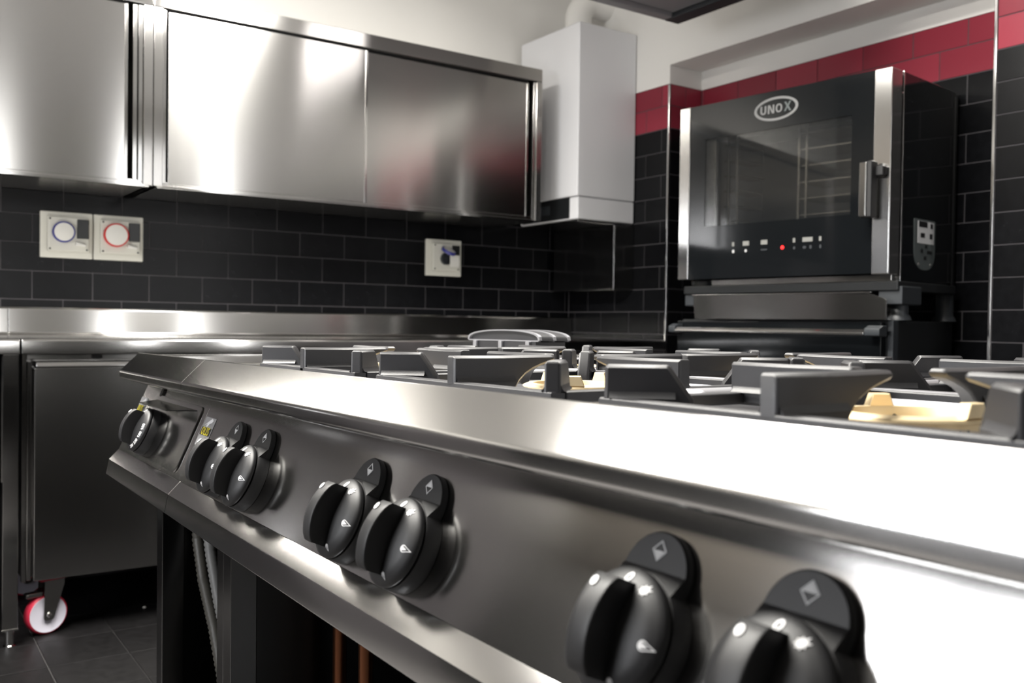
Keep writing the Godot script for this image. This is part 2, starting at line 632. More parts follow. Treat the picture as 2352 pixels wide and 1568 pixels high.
func rows_for(base: float, off_even: float, off_odd: float, pitch: float, from_k: int, to_k: int) -> Array:
	var rows := []
	for k in range(from_k, to_k + 1):   # row k lies below the joint k; the red band is the two rows above the joint 0
		var top := base - 0.102 * k
		rows.append([top - 0.102, top, off_even if posmod(k, 2) == 0 else off_odd, pitch, "tile_red" if k < 0 else "tile_black"])
	return rows

func tiles_all() -> void:
	const YB := 1.8444
	# back wall: row 7 has joints at -2.4416 + 0.202 k
	tile_rows(get_node("wall_back"), Vector3.ZERO, X, Y, Z, -2.75, 0.0, 0.90, 1.50, rows_for(YB, -2.3400, -2.4416, 0.2015, 3, 9))
	var wr := get_node("wall_right")
	tile_rows(wr, Vector3.ZERO, -Z, Y, -X, -NZ0 + 0.008, -0.0, 0.90, TILE_TOP, rows_for(YB, -0.657, -0.556, 0.202, -2, 9))
	tile_rows(wr, Vector3.ZERO, -Z, Y, -X, -2.95, -NZ1 - 0.008, 0.70, TILE_TOP, rows_for(YB, -2.370, -2.2694, 0.202, -2, 11))
	tile_rows(wr, Vector3(NX, 0, 0), -Z, Y, -X, -NZ1, -NZ0, 0.75, TILE_TOP, rows_for(YB, -0.9209, -1.025, 0.2075, -2, 10))
	tile_rows(wr, Vector3(0, 0, NZ0), X, Y, Z, 0.008, NX, 0.75, TILE_TOP, rows_for(YB, 0.1, 0.0, 0.202, -2, 10))
	# floor tiles
	var rows := []
	for k in range(-4, 14):
		rows.append([-(0.697 + 0.2245 * (k + 1)), -(0.697 + 0.2245 * k), -2.5125, 0.2115, "tile_floor"])
	tile_rows(get_node("floor"), Vector3.ZERO, X, -Z, Y, -3.0, -1.6, -2.4, 0.0, rows)


# ---------------------------------------------------------------- wall cabinets
func wall_cabinets() -> void:
	var zf := 0.40
	for c in [[-2.1215, -0.475, "stainless wall cabinet with two sliding doors beside the white boiler", true], [-3.72, -2.1235, "stainless wall cabinet left of the two-door one, above the twin sockets", false]]:
		var x0: float = c[0]
		var x1: float = c[1]
		var y0 := 1.42
		var y1 := 2.088
		var o := thing("wall_cabinet", c[2], "wall cabinet", Transform3D(Basis(), Vector3(x0, y0, 0)), "stainless wall cabinets")
		var w := x1 - x0
		var h := y1 - y0
		var body := MB.new()
		body.grain = X
		body.box(Vector3(0, h - 0.02, 0.001), Vector3(w, h, zf - 0.03))
		body.box(Vector3(0, 0, 0.001), Vector3(w, 0.018, zf - 0.012), 0.001)
		body.box(Vector3(0, 0, 0.001), Vector3(0.018, h, zf - 0.03))
		body.box(Vector3(w - 0.018, 0, 0.001), Vector3(w, h, zf - 0.03))
		body.box(Vector3(0, 0, 0.0005), Vector3(w, h, 0.012))
		part("carcass", body, M.steel, o)
		var hd := MB.new()
		hd.grain = X
		hd.box(Vector3(0, h - 0.056, zf - 0.03), Vector3(w, h, zf), 0.0025)
		part("header", hd, M.steel, o)
		for s in [[0.0, 0.031], [w - 0.031, w]]:
			part("stile", bx(Vector3(s[0], 0, zf - 0.03), Vector3(s[1], h - 0.0565, zf), 0.002, Y), M.steel, o)
		for s in ([[0.0315, 0.043], [w - 0.043, w - 0.0315]] if c[3] else [[0.0315, 0.043], [w - 0.046, w - 0.0325], [w - 0.064, w - 0.0505]]):
			part("guide", bx(Vector3(s[0], 0.012, zf - 0.034), Vector3(s[1], h - 0.06, zf - 0.008), 0.001, Y), M.steel_fine, o)
		part("bottom_rail", bx(Vector3(0.012, -0.006, zf - 0.03), Vector3(w - 0.012, 0.004, zf - 0.002), 0.001, X), M.steel_fine, o)
		var mid := 0.795 if c[3] else 0.82
		var doors := [[0.050, mid + 0.012, zf - (0.022 if c[3] else 0.038), zf - (0.010 if c[3] else 0.026)], [mid - 0.012, w - (0.056 if c[3] else 0.0785), zf - (0.038 if c[3] else 0.022), zf - (0.026 if c[3] else 0.010)]]
		for d in doors:
			var dn := pivot("door", o)
			part("door_panel", bx(Vector3(d[0], 0.010, d[2]), Vector3(d[1], h - 0.062, d[3]), 0.003, X), M.steel, dn)
			part("door_edge", bx(Vector3(d[1] - 0.012, 0.0105, d[3] + 0.0002), Vector3(d[1] - 0.002, h - 0.063, d[3] + 0.003), 0.001, Y), M.steel_fine, dn)
			part("gap_shade", bx(Vector3(d[0], h - 0.0615, d[2]), Vector3(d[1], h - 0.0525, d[3] - 0.006)), M.black_plastic, dn)  # black strip painted in for the shade of the gap under the header


# ---------------------------------------------------------------- counters
func counters() -> void:
	var top := 0.899
	var zf := 0.715
	var parts := [[-2.5565, -0.003, "long stainless worktop with upstand running behind the range into the corner", true], [-3.75, -2.562, "stainless worktop end on a square leg at the left edge", false]]
	for c in parts:
		var x0: float = c[0]
		var x1: float = c[1]
		var o := thing("worktop", c[2], "worktop", Transform3D(), "stainless worktops along the back wall")
		var p := rounded(PackedVector2Array([Vector2(0.03, top), Vector2(zf, top), Vector2(zf, top - 0.043), Vector2(zf - 0.02, top - 0.043), Vector2(zf - 0.02, top - 0.035), Vector2(0.03, top - 0.035)]), [0.0, 0.007, 0.003, 0.0, 0.0, 0.0], 4)
		var b := MB.new()
		b.grain = X
		b.prism(p, Vector3.ZERO, Z, Y, X, x0, x1, 0.0015)
		part("top", b, M.steel, o)
		var bs := MB.new()
		bs.grain = X
		var bx0 := -2.519 if c[3] else x0
		var bx1 := x1 if c[3] else -2.5215
		var q := rounded(PackedVector2Array([Vector2(0.002, top - 0.004), Vector2(0.045, top - 0.004), Vector2(0.034, top + 0.010), Vector2(0.028, top + 0.094), Vector2(0.022, top + 0.101), Vector2(0.002, top + 0.101)]), [0, 0.0, 0.008, 0.004, 0.003, 0], 3)
		bs.prism(q, Vector3.ZERO, Z, Y, X, bx0, bx1, 0.001)
		part("upstand", bs, M.steel, o)
		if not c[3]:
			var lg := pivot("leg", o)
			part("post", bx(Vector3(-2.604, 0.055, 0.663), Vector3(-2.563, top - 0.044, 0.703), 0.002, Y), M.steel_dull, lg)
			part("post_cap", bx(Vector3(-2.605, 0.050, 0.662), Vector3(-2.562, 0.056, 0.704), 0.001), M.steel_fine, lg)
			var f := MB.new()
			f.lathe(PackedVector2Array([Vector2(0, 0), Vector2(0.017, 0), Vector2(0.017, 0.004), Vector2(0.0125, 0.006), Vector2(0.0125, 0.05)]), Vector3(-2.583, 0.0, 0.683), Y, 20)
			part("foot", f, M.steel_fine, lg)
	# drawer unit that shows as a narrow strip behind the leg
	var du := thing("drawer_unit", "grey steel drawer front showing as a strip at the left edge", "drawer unit")
	part("body", bx(Vector3(-3.3, 0.30, 0.03), Vector3(-2.63, 0.85, 0.60), 0.002), M.steel_dull, du)
	part("drawer_front", bx(Vector3(-3.29, 0.475, 0.601), Vector3(-2.606, 0.846, 0.645), 0.002, X), M.steel_fine, du)
	part("lower_drawer", bx(Vector3(-3.29, 0.305, 0.601), Vector3(-2.64, 0.468, 0.63), 0.002, X), M.black_satin, du)
	# undercounter cabinet on castors
	var o := thing("undercounter_cabinet", "dark stainless undercounter cabinet on red and white castors below the worktop", "cabinet", Transform3D(Basis(), Vector3(-2.555, 0, 0)))
	var zd := 0.680
	var body := MB.new()
	body.grain = Y
	body.box(Vector3(0.006, 0.185, 0.06), Vector3(0.70, 0.852, zd - 0.035), 0.002)
	part("body", body, M.steel_dull, o)
	part("side_frame", bx(Vector3(0.004, 0.178, zd - 0.034), Vector3(0.016, 0.853, zd - 0.012), 0.001, Y), M.steel_dull, o)
	part("side_frame", bx(Vector3(0.0165, 0.182, zd - 0.034), Vector3(0.030, 0.835, zd - 0.008), 0.003, Y), M.steel_fine, o)
	part("top_rail", bx(Vector3(0.018, 0.838, zd - 0.034), Vector3(0.70, 0.853, zd - 0.02), 0.001, X), M.steel_dull, o)
	part("latch", bx(Vector3(0.195, 0.841, zd - 0.0199), Vector3(0.225, 0.851, zd - 0.013), 0.001), M.black_plastic, o)
	var dn := pivot("door", o)
	part("door_panel", bx(Vector3(0.034, 0.180, zd - 0.034), Vector3(0.69, 0.815, zd), 0.004, X), M.steel_dull, dn)
	var hp := rounded(PackedVector2Array([Vector2(zd - 0.032, 0.816), Vector2(zd + 0.004, 0.8155), Vector2(zd + 0.007, 0.8175), Vector2(zd + 0.0015, 0.834), Vector2(zd - 0.032, 0.834)]), 0.001, 2)
	var hb := MB.new()
	hb.grain = X
	hb.prism(hp, Vector3.ZERO, Z, Y, X, 0.040, 0.685, 0.001)
	part("pull_lip", hb, M.steel_fine, dn)
	for cx in [0.078, 0.60]:
		for cz in [0.612, 0.14]:
			var cs := pivot("castor", o, Transform3D(Basis(Y, 0.28), Vector3(cx, 0, cz)))
			var t := MB.new()
			var ax := Z
			t.lathe(PackedVector2Array([Vector2(0.044, -0.016), Vector2(0.056, -0.0165), Vector2(0.0605, -0.011), Vector2(0.0615, 0), Vector2(0.0605, 0.011), Vector2(0.056, 0.0165), Vector2(0.044, 0.016)]), Vector3(0, 0.0617, 0), ax, 40, 60)
			part("tyre", t, M.wheel_red, cs)
			var hbm := MB.new()
			hbm.lathe(PackedVector2Array([Vector2(0, -0.018), Vector2(0.03, -0.014), Vector2(0.054, -0.0175), Vector2(0.056, -0.014), Vector2(0.056, 0.014), Vector2(0.054, 0.0175), Vector2(0.03, 0.014), Vector2(0, 0.018)]), Vector3(0, 0.0617, 0), ax, 40, 30)
			part("hub", hbm, M.wheel_white, cs)
			var fk := MB.new()
			for s in [-1.0, 1.0]:
				var pr := rounded(PackedVector2Array([Vector2(-0.016, 0.045), Vector2(0.014, 0.045), Vector2(0.046, 0.150), Vector2(0.046, 0.166), Vector2(-0.012, 0.166)]), [0.012, 0.012, 0.004, 0, 0], 4)
				fk.prism(pr, Vector3.ZERO, X, Y, Z, s * 0.0215 - 0.0015, s * 0.0215 + 0.0015)
			fk.box(Vector3(-0.015, 0.163, -0.024), Vector3(0.048, 0.167, 0.024), 0.001)
			part("fork", fk, M.steel_dull, cs)
			part("mount_plate", bx(Vector3(-0.03, 0.168, -0.035), Vector3(0.06, 0.1795, 0.035), 0.002), M.wheel_red, cs)
			var ax2 := MB.new()
			ax2.lathe(PackedVector2Array([Vector2(0, 0.031), Vector2(0.006, 0.030), Vector2(0.0085, 0.0265), Vector2(0.0085, 0.0232), Vector2(0, 0.0232)]), Vector3(0, 0.0617, 0), Z, 12, 40, -1.0)
			part("axle_bolt", ax2, M.chrome, cs)
			part("brake_lever", bx(Vector3(-0.062, 0.118, -0.014), Vector3(-0.012, 0.134, 0.014), 0.004), M.steel_dull, cs)
	# worktop behind the range (the far half of the island)
	var iw := thing("island_worktop", "plain stainless worktop on the far side of the cooking range", "worktop")
	part("top", bx(Vector3(-1.765, 0.862, 1.86), Vector3(-1.12, 0.888, 3.9), 0.003), M.steel, iw)
	part("body", bx(Vector3(-1.755, 0.12, 1.88), Vector3(-1.14, 0.8615, 3.88), 0.002), M.steel_dull, iw)
	for px in [-1.70, -1.19]:
		for pz in [1.95, 3.8]:
			var fb := MB.new()
			fb.lathe(PackedVector2Array([Vector2(0.0, 0), Vector2(0.022, 0), Vector2(0.022, 0.008), Vector2(0.016, 0.014), Vector2(0.016, 0.1205)]), Vector3(px, 0, pz), Y, 14)
			part("foot", fb, M.steel_dull, iw)
	var cr := thing("crumb", "small white crumb on the dark floor beside the range leg", "crumb", Transform3D(Basis(), Vector3(-2.165, 0.0, 0.505)))
	var cb := MB.new()
	cb.lathe(PackedVector2Array([Vector2(0.0, 0.0), Vector2(0.006, 0.0005), Vector2(0.005, 0.004), Vector2(0, 0.006)]), Vector3.ZERO, Y, 9, 80)
	part("crumb_piece", cb, M.crumb, cr)


# ---------------------------------------------------------------- boiler
func boiler() -> void:
	var o := thing("wall_boiler", "white box boiler hung on the wall in the corner beside the oven niche", "boiler")
	var z0 := 0.035
	var z1 := 0.487
	var c := MB.new()
	c.box(Vector3(-0.34, 1.537, z0), Vector3(-0.001, 2.308, z1), 0.006)
	part("casing", c, M.white_enamel, o)
	var l := MB.new()
	l.box(Vector3(-0.333, 1.436, z0 + 0.004), Vector3(-0.001, 1.5355, z1 - 0.004), 0.005)
	part("lower_panel", l, M.white_enamel, o)
	part("control_fascia", bx(Vector3(-0.337, 1.442, 0.06), Vector3(-0.332, 1.536, 0.425), 0.002), M.black_satin, o)
	part("display", bx(Vector3(-0.3385, 1.47, 0.20), Vector3(-0.3368, 1.51, 0.28), 0.001), M.grey_plastic, o)
	var bt := MB.new()
	bt.box(Vector3(-0.325, 1.424, z0 + 0.01), Vector3(-0.002, 1.4355, z1 - 0.01), 0.003)
	part("bottom_plate", bt, M.steel_dull, o)
	var fl := MB.new()
	var path := PackedVector3Array()
	path.append(Vector3(-0.17, 2.309, 0.26))
	for i in 9:
		var a := PI / 2 * i / 8.0
		path.append(Vector3(-0.17 + 0.09 * (1.0 - cos(a)), 2.40 + 0.09 * sin(a), 0.26))
	path.append(Vector3(-0.001, 2.49, 0.26))
	fl.tube(path, PackedFloat32Array([0.062]), 28)
	part("flue_pipe", fl, M.white_wall, o)
	var fc := MB.new()
	fc.lathe(PackedVector2Array([Vector2(0, 0), Vector2(0.075, 0), Vector2(0.075, 0.012), Vector2(0.062, 0.02)]), Vector3(-0.17, 2.3085, 0.26), Y, 28)
	part("flue_collar", fc, M.white_enamel, o)
	# steel box that hides the pipes under the boiler
	var s := thing("pipe_cover", "dark reflecting stainless pipe cover below the white boiler", "pipe cover")
	part("front_sheet", bx(Vector3(-0.122, 1.128, 0.03), Vector3(-0.118, 1.4225, 0.485), 0.0015, Z), M.steel_fine, s)
	part("side_sheet", bx(Vector3(-0.1175, 1.128, 0.4815), Vector3(-0.001, 1.4225, 0.485), 0.001, X), M.steel_dull, s)
	part("bottom_sheet", bx(Vector3(-0.1175, 1.128, 0.03), Vector3(-0.001, 1.131, 0.481), 0.0008, Z), M.steel_dull, s)


# ---------------------------------------------------------------- wall sockets
func sockets() -> void:
	var kinds := [[-2.331, "blue", "white wall socket with a blue-ringed round cap, left one of a pair"], [-2.153, "red", "white wall socket with a red-ringed round cap, right one of a pair"], [-0.743, "blue", "lone wall socket with a tilted blue cap and a hanging white tag"]]
	for k in kinds:
		var lone: bool = k[0] > -1.0
		var o := thing("wall_socket", k[2], "wall socket", Transform3D(Basis(), Vector3(k[0], 1.264, 0.0)), "interlocked wall sockets")
		part("back_plate", bx(Vector3(-0.0875 if not lone else -0.093, -0.0835, 0.0002), Vector3(0.0875 if not lone else 0.093, 0.0835, 0.016), 0.003), M.white_plastic, o)
		part("box", bx(Vector3(-0.066, -0.060, 0.0165), Vector3(0.073, 0.064, 0.034), 0.003), M.white_plastic, o)
		for q in [[-0.058, 0.056], [-0.058, -0.052], [0.065, -0.052]]:
			var sc := MB.new()
			sc.lathe(PackedVector2Array([Vector2(0.0035, 0.0), Vector2(0.0035, 0.0012), Vector2(0, 0.0014)]), Vector3(q[0], q[1], 0.0338), Z, 10)
			part("screw", sc, M.hole, o)
		part("window", bx(Vector3(0.031, -0.012, 0.0345), Vector3(0.071, 0.058, 0.040), 0.002), M.black_satin, o)
		var lv := MB.new()
		lv.xf = Transform3D(Basis(Z, -0.2), Vector3(0.043, -0.034, 0))
		lv.prism(rounded(PackedVector2Array([Vector2(-0.018, -0.007), Vector2(0.018, -0.004), Vector2(0.018, 0.004), Vector2(-0.018, 0.007)]), 0.004, 3), Vector3.ZERO, X, Y, Z, 0.034, 0.048, 0.002)
		part("switch_lever", lv, M.cap_white, o)
		var rw := 0.038 if k[1] == "blue" else 0.044
		if lone:
			rw = 0.034
		var cap := pivot("socket_cap", o, Transform3D(Basis(X, 0.0) if not lone else Basis(X, -1.05) * Basis(Y, 0.2), Vector3(-0.014, 0.009, 0.036) if not lone else Vector3(0.0, 0.024, 0.052)))
		var rg := MB.new()
		rg.lathe(PackedVector2Array([Vector2(rw * 0.8, 0), Vector2(rw, 0.0), Vector2(rw, 0.012), Vector2(rw - 0.003, 0.015), Vector2(rw - 0.0052, 0.0145)]), Vector3.ZERO, Z, 36)
		part("cap_ring", rg, M[k[1]], cap)
		var cd := MB.new()
		cd.lathe(PackedVector2Array([Vector2(rw - 0.004, -0.0), Vector2(rw - 0.004, 0.0135), Vector2(rw - 0.012, 0.0155), Vector2(0, 0.0165)]), Vector3.ZERO, Z, 36, 60)
		part("cap_disc", cd, M.cap_white, cap)
		if lone:
			var sk := MB.new()
			sk.lathe(PackedVector2Array([Vector2(0.027, 0.034), Vector2(0.027, 0.050), Vector2(0.022, 0.050), Vector2(0.022, 0.036), Vector2(0, 0.036)]), Vector3(-0.004, -0.006, 0), Z, 24)
			part("socket_collar", sk, M.grey_plastic, o)
			part("tag", bx(Vector3(0.008, -0.042, 0.056), Vector3(0.058, 0.012, 0.057), 0.0004), M.cap_white, o)


# ---------------------------------------------------------------- oven in the niche
func oven() -> void:
	var at := Transform3D(Basis(Y, deg_to_rad(7.1)), Vector3(-0.28, 0, 1.9916))
	var w := 0.832
	var o := thing("oven", "black glass fronted combi oven with steel door strips standing in the tiled niche", "oven", at)
	var y0 := 1.140
	var y1 := 1.786
	# body behind the door
	var dep := 0.46
	var wl := 0.03   # side wall
	var body := MB.new()
	body.box(Vector3(0.078, 1.118, -0.014), Vector3(dep, 1.786, 0.0), 0.004)
	body.box(Vector3(0.078, 1.118, -w), Vector3(dep, 1.786, -w + 0.014), 0.004)
	body.box(Vector3(0.078, 1.772, -w + 0.014), Vector3(dep, 1.786, -0.014), 0.001)
	body.box(Vector3(0.078, 1.118, -w + 0.014), Vector3(dep, 1.140, -0.014), 0.001)
	body.box(Vector3(dep - 0.02, 1.12, -w + 0.014), Vector3(dep, 1.786, -0.014), 0.001)
	part("casing", body, M.black_gloss, o)
	part("front_frame_edge", bx(Vector3(0.072, 1.116, -0.004), Vector3(0.080, 1.787, 0.0015), 0.001, Y), M.steel_dull, o)
	part("rear_corner_post", bx(Vector3(dep - 0.012, 1.118, -0.012), Vector3(dep + 0.006, 1.77, 0.003), 0.001, Y), M.steel_dark, o)
	# cooking chamber
	var ch := MB.new()
	ch.box(Vector3(0.07, 1.30, -0.74), Vector3(dep - 0.03, 1.315, -0.10))
	ch.box(Vector3(0.07, 1.70, -0.74), Vector3(dep - 0.03, 1.715, -0.10))
	ch.box(Vector3(0.07, 1.30, -0.755), Vector3(dep - 0.03, 1.715, -0.74))
	ch.box(Vector3(0.07, 1.30, -0.10), Vector3(dep - 0.03, 1.715, -0.085))
	ch.box(Vector3(dep - 0.045, 1.315, -0.74), Vector3(dep - 0.03, 1.70, -0.10))
	part("chamber", ch, M.oven_inside, o)
	for zz in [-0.70, -0.66, -0.40, -0.37, -0.15]:
		part("rack_post", bx(Vector3(0.12, 1.318, zz - 0.004), Vector3(0.128, 1.697, zz + 0.004), 0.001, Y), M.rack, o)
	for i in 6:
		var yy := 1.36 + i * 0.058
		for sd in [[-0.725, -0.66], [-0.40, -0.15]]:
			part("rack_rail", bx(Vector3(0.13, yy, sd[0]), Vector3(0.30, yy + 0.006, sd[1]), 0.001), M.rack, o)
	# door: black glass with a clear window, steel strips down both sides
	var d := pivot("door", o)
	var gl := MB.new()
	ring(gl, rect(-w + 0.049, y0, -0.060, y1 - 0.001), rect(-0.714, 1.334, -0.135, 1.655), Vector3.ZERO, Z, Y, -X, -0.066, 0.0)
	part("black_glass", gl, M.black_gloss, d)
	part("window_pane", bx(Vector3(0.002, 1.3342, -0.7138), Vector3(0.006, 1.6548, -0.1352)), M.glass, d)
	part("window_seal", bx(Vector3(0.03, 1.334, -0.714), Vector3(0.032, 1.655, -0.690), 0.0005, Y), M.rack, d)
	part("steel_strip", bx(Vector3(-0.004, y0, -w), Vector3(0.066, y1, -w + 0.048), 0.003, Y), M.steel, d)
	part("steel_strip", bx(Vector3(-0.004, y0 - 0.004, -0.0595), Vector3(0.066, y1, 0.0), 0.004, Y), M.steel, d)
	# handle
	var hn := MB.new()
	hn.box(Vector3(-0.062, 1.316, -0.075), Vector3(-0.050, 1.487, -0.050), 0.003)
	part("handle_face", hn, M.steel_dull, d)
	var hb := MB.new()
	hb.box(Vector3(-0.0605, 1.313, -0.0505), Vector3(-0.020, 1.490, -0.033), 0.004)
	hb.box(Vector3(-0.0495, 1.313, -0.075), Vector3(-0.030, 1.490, -0.051), 0.003)
	hb.box(Vector3(-0.035, 1.440, -0.050), Vector3(-0.0045, 1.478, -0.008), 0.008)
	part("handle_grip", hb, M.black_plastic, d)
	# emblem: an oval ring with the maker's word
	var em := pivot("emblem", d, Transform3D(Basis(-Z, Y, -X).orthonormalized(), Vector3(-0.0005, 1.722, -0.418)))
	em.transform = Transform3D(Basis(Z, Y, -X), Vector3(-0.0004, 1.722, -0.418))
	var er := MB.new()
	ring(er, ellipse(0, 0, 0.087, 0.041, 48), ellipse(0, 0, 0.0765, 0.0325, 48), Vector3.ZERO, X, Y, Z, 0.0, 0.0012)
	part("oval", er, M.emblem, em)
	letters("lettering", "UNO", 0.031, 0.001, M.emblem, em, Transform3D(Basis(), Vector3(-0.019, 0.0, 0.0006)))
	letters("lettering", "X", 0.034, 0.001, M.plate_grey, em, Transform3D(Basis(), Vector3(0.046, 0.001, 0.0006)))
	# control strip: lit fields above small marks
	for f in [[-0.585, 0.009, 0.015], [-0.531, 0.026, 0.016], [-0.456, 0.026, 0.016], [-0.338, 0.009, 0.015], [-0.287, 0.038, 0.015], [-0.240, 0.009, 0.015]]:
		part("display_field", bx(Vector3(-0.0008, 1.262 - f[2] / 2, f[0] - f[1] / 2), Vector3(0.001, 1.262 + f[2] / 2, f[0] + f[1] / 2), 0.0003), M.display, d)
	for f in [[-0.584, 0.009, 0.012], [-0.531, 0.009, 0.010], [-0.456, 0.026, 0.005], [-0.337, 0.008, 0.010], [-0.298, 0.012, 0.009], [-0.275, 0.008, 0.012], [-0.239, 0.007, 0.012], [-0.383, 0.015, 0.002]]:
		var mk := MB.new()
		mk.prism(rounded(rect(f[0] - f[1] / 2, 1.236 - f[2] / 2, f[0] + f[1] / 2, 1.236 + f[2] / 2), minf(f[1], f[2]) * 0.45, 3), Vector3.ZERO, Z, Y, -X, 0.0, 0.0006)
		part("touch_mark", mk, M.print_grey if f[0] < -0.5 else M.grey_plastic, d)
	var ld := MB.new()
	ld.lathe(PackedVector2Array([Vector2(0.0065, 0), Vector2(0.0055, 0.0012), Vector2(0, 0.0016)]), Vector3(0.0, 1.240, -0.383), -X, 16)
	part("status_led", ld, M.led, d, "glowing red status light")
	# hinge screws in the gap behind the door
	for yy in [1.772, 1.715, 1.128]:
		var hs := MB.new()
		hs.lathe(PackedVector2Array([Vector2(0.004, 0), Vector2(0.004, 0.002), Vector2(0, 0.0035)]), Vector3(0.0695, yy, -0.003), Z, 10)
		part("screw", hs, M.chrome, o)
	# rating plate on the side
	var rp := pivot("rating_plate", o)
	var pl := MB.new()
	pl.prism(rounded(PackedVector2Array([Vector2(0.160, 1.326), Vector2(0.165, 1.160), Vector2(0.315, 1.160), Vector2(0.315, 1.326)]), [0.008, 0.07, 0.07, 0.008], 10), Vector3.ZERO, X, Y, Z, 0.0002, 0.002)
	part("plate", pl, M.plate_grey, rp)
	part("label_sheet", bx(Vector3(0.185, 1.247, 0.0022), Vector3(0.303, 1.320, 0.0030)), M.print_white, rp)
	for f in [[0.192, 1.300, 0.252, 1.319], [0.204, 1.266, 0.234, 1.281], [0.270, 1.264, 0.290, 1.282], [0.275, 1.299, 0.292, 1.315], [0.207, 1.216, 0.222, 1.228], [0.255, 1.214, 0.290, 1.225], [0.232, 1.193, 0.250, 1.206], [0.240, 1.232, 0.252, 1.242]]:
		part("printed_block", bx(Vector3(f[0], f[1], 0.0032), Vector3(f[2], f[3], 0.0038)), M.black_plastic, rp)
	for xx in [0.195, 0.283]:
		var rv := MB.new()
		rv.lathe(PackedVector2Array([Vector2(0.005, 0), Vector2(0.0035, 0.0025), Vector2(0, 0.003)]), Vector3(xx, 1.178, 0.002), Z, 10)
		part("rivet", rv, M.chrome, rp)
	# underside: steel drip channel, dark base and feet
	part("drip_channel", bx(Vector3(0.03, 1.116, -0.70), Vector3(0.077, 1.138, -0.006), 0.002, Z), M.steel, o)
	var bs := MB.new()
	bs.box(Vector3(0.02, 1.085, -w + 0.012), Vector3(dep - 0.02, 1.1155, 0.02), 0.003)
	part("base_tray", bs, M.black_satin, o)
	part("corner_block", bx(Vector3(0.03, 1.041, -0.05), Vector3(0.165, 1.100, 0.03), 0.004), M.grey_plastic, o)
	part("corner_block", bx(Vector3(0.03, 1.041, -w + 0.01), Vector3(0.165, 1.0845, -w + 0.09), 0.004), M.grey_plastic, o)
	for fx in [[0.09, -0.01], [0.42, -0.01], [0.09, -0.77], [0.42, -0.77]]:
		var ft := MB.new()
		ft.lathe(PackedVector2Array([Vector2(0, 0.992), Vector2(0.04, 0.992), Vector2(0.036, 1.004), Vector2(0.03, 1.012), Vector2(0.03, 1.0845)]), Vector3(fx[0], 0, fx[1]), Y, 20)
		part("foot", ft, M.grey_plastic, o)
	# lower unit
	var u := thing("lower_oven", "black lower oven unit with a bright steel bar handle under the combi oven", "oven", at)
	part("casing", bx(Vector3(0.03, 0.10, -w), Vector3(dep, 0.991, 0.004), 0.004), M.black_satin, u)
	part("corner_post", bx(Vector3(0.024, 0.10, -0.012), Vector3(0.060, 0.9915, 0.006), 0.002, Y), M.grey_plastic, u)
	var ud := pivot("door", u)
	part("door_glass", bx(Vector3(0.0, 0.30, -w), Vector3(0.0295, 0.985, -0.022), 0.003), M.black_gloss, ud)
	var hbar := MB.new()
	hbar.grain = Z
	hbar.prism(rounded(PackedVector2Array([Vector2(-0.056, 0.944), Vector2(-0.040, 0.940), Vector2(-0.032, 0.956), Vector2(-0.044, 0.961), Vector2(-0.056, 0.950)]), 0.0015, 2), Vector3.ZERO, X, Y, Z, -w + 0.031, -0.053, 0.001)
	part("bar_handle", hbar, M.chrome, ud)
	for s in [[-0.052, 0.0], [-w, -w + 0.03]]:
		var br := MB.new()
		br.prism(rounded(PackedVector2Array([Vector2(-0.055, 0.942), Vector2(-0.002, 0.938), Vector2(-0.002, 0.974), Vector2(-0.03, 0.974), Vector2(-0.055, 0.964)]), 0.003, 2), Vector3.ZERO, X, Y, Z, s[0] + 0.001, s[1] - 0.001, 0.002)
		part("handle_bracket", br, M.grey_plastic, ud)
	for fx in [[0.08, -0.05], [0.42, -0.05], [0.08, -w + 0.05], [0.42, -w + 0.05]]:
		var ft := MB.new()
		ft.lathe(PackedVector2Array([Vector2(0, 0), Vector2(0.024, 0), Vector2(0.024, 0.01), Vector2(0.018, 0.014), Vector2(0.018, 0.1005)]), Vector3(fx[0], 0, fx[1]), Y, 16)
		part("foot", ft, M.rubber, u)
	var tr := thing("drip_tray", "curved stainless tray between the two stacked ovens", "tray", at)
	var tp := PackedVector2Array([Vector2(-0.742, 0.992), Vector2(-0.0, 0.992), Vector2(-0.0, 1.054), Vector2(-0.012, 1.062), Vector2(-0.06, 1.076), Vector2(-0.10, 1.0795), Vector2(-0.752, 1.0795)])
	var tb := MB.new()
	tb.grain = Z
	tb.prism(tp, Vector3.ZERO, Z, Y, X, -0.012, -0.009, 0.001)
	part("front_sheet", tb, M.steel_dull, tr)
	part("rolled_edge", bx(Vector3(-0.020, 1.0775, -0.752), Vector3(-0.0085, 1.0815, -0.05), 0.0015, Z), M.steel_fine, tr)
	part("floor_sheet", bx(Vector3(-0.0088, 0.9925, -0.72), Vector3(0.028, 0.9945, -0.04)), M.steel_dull, tr)


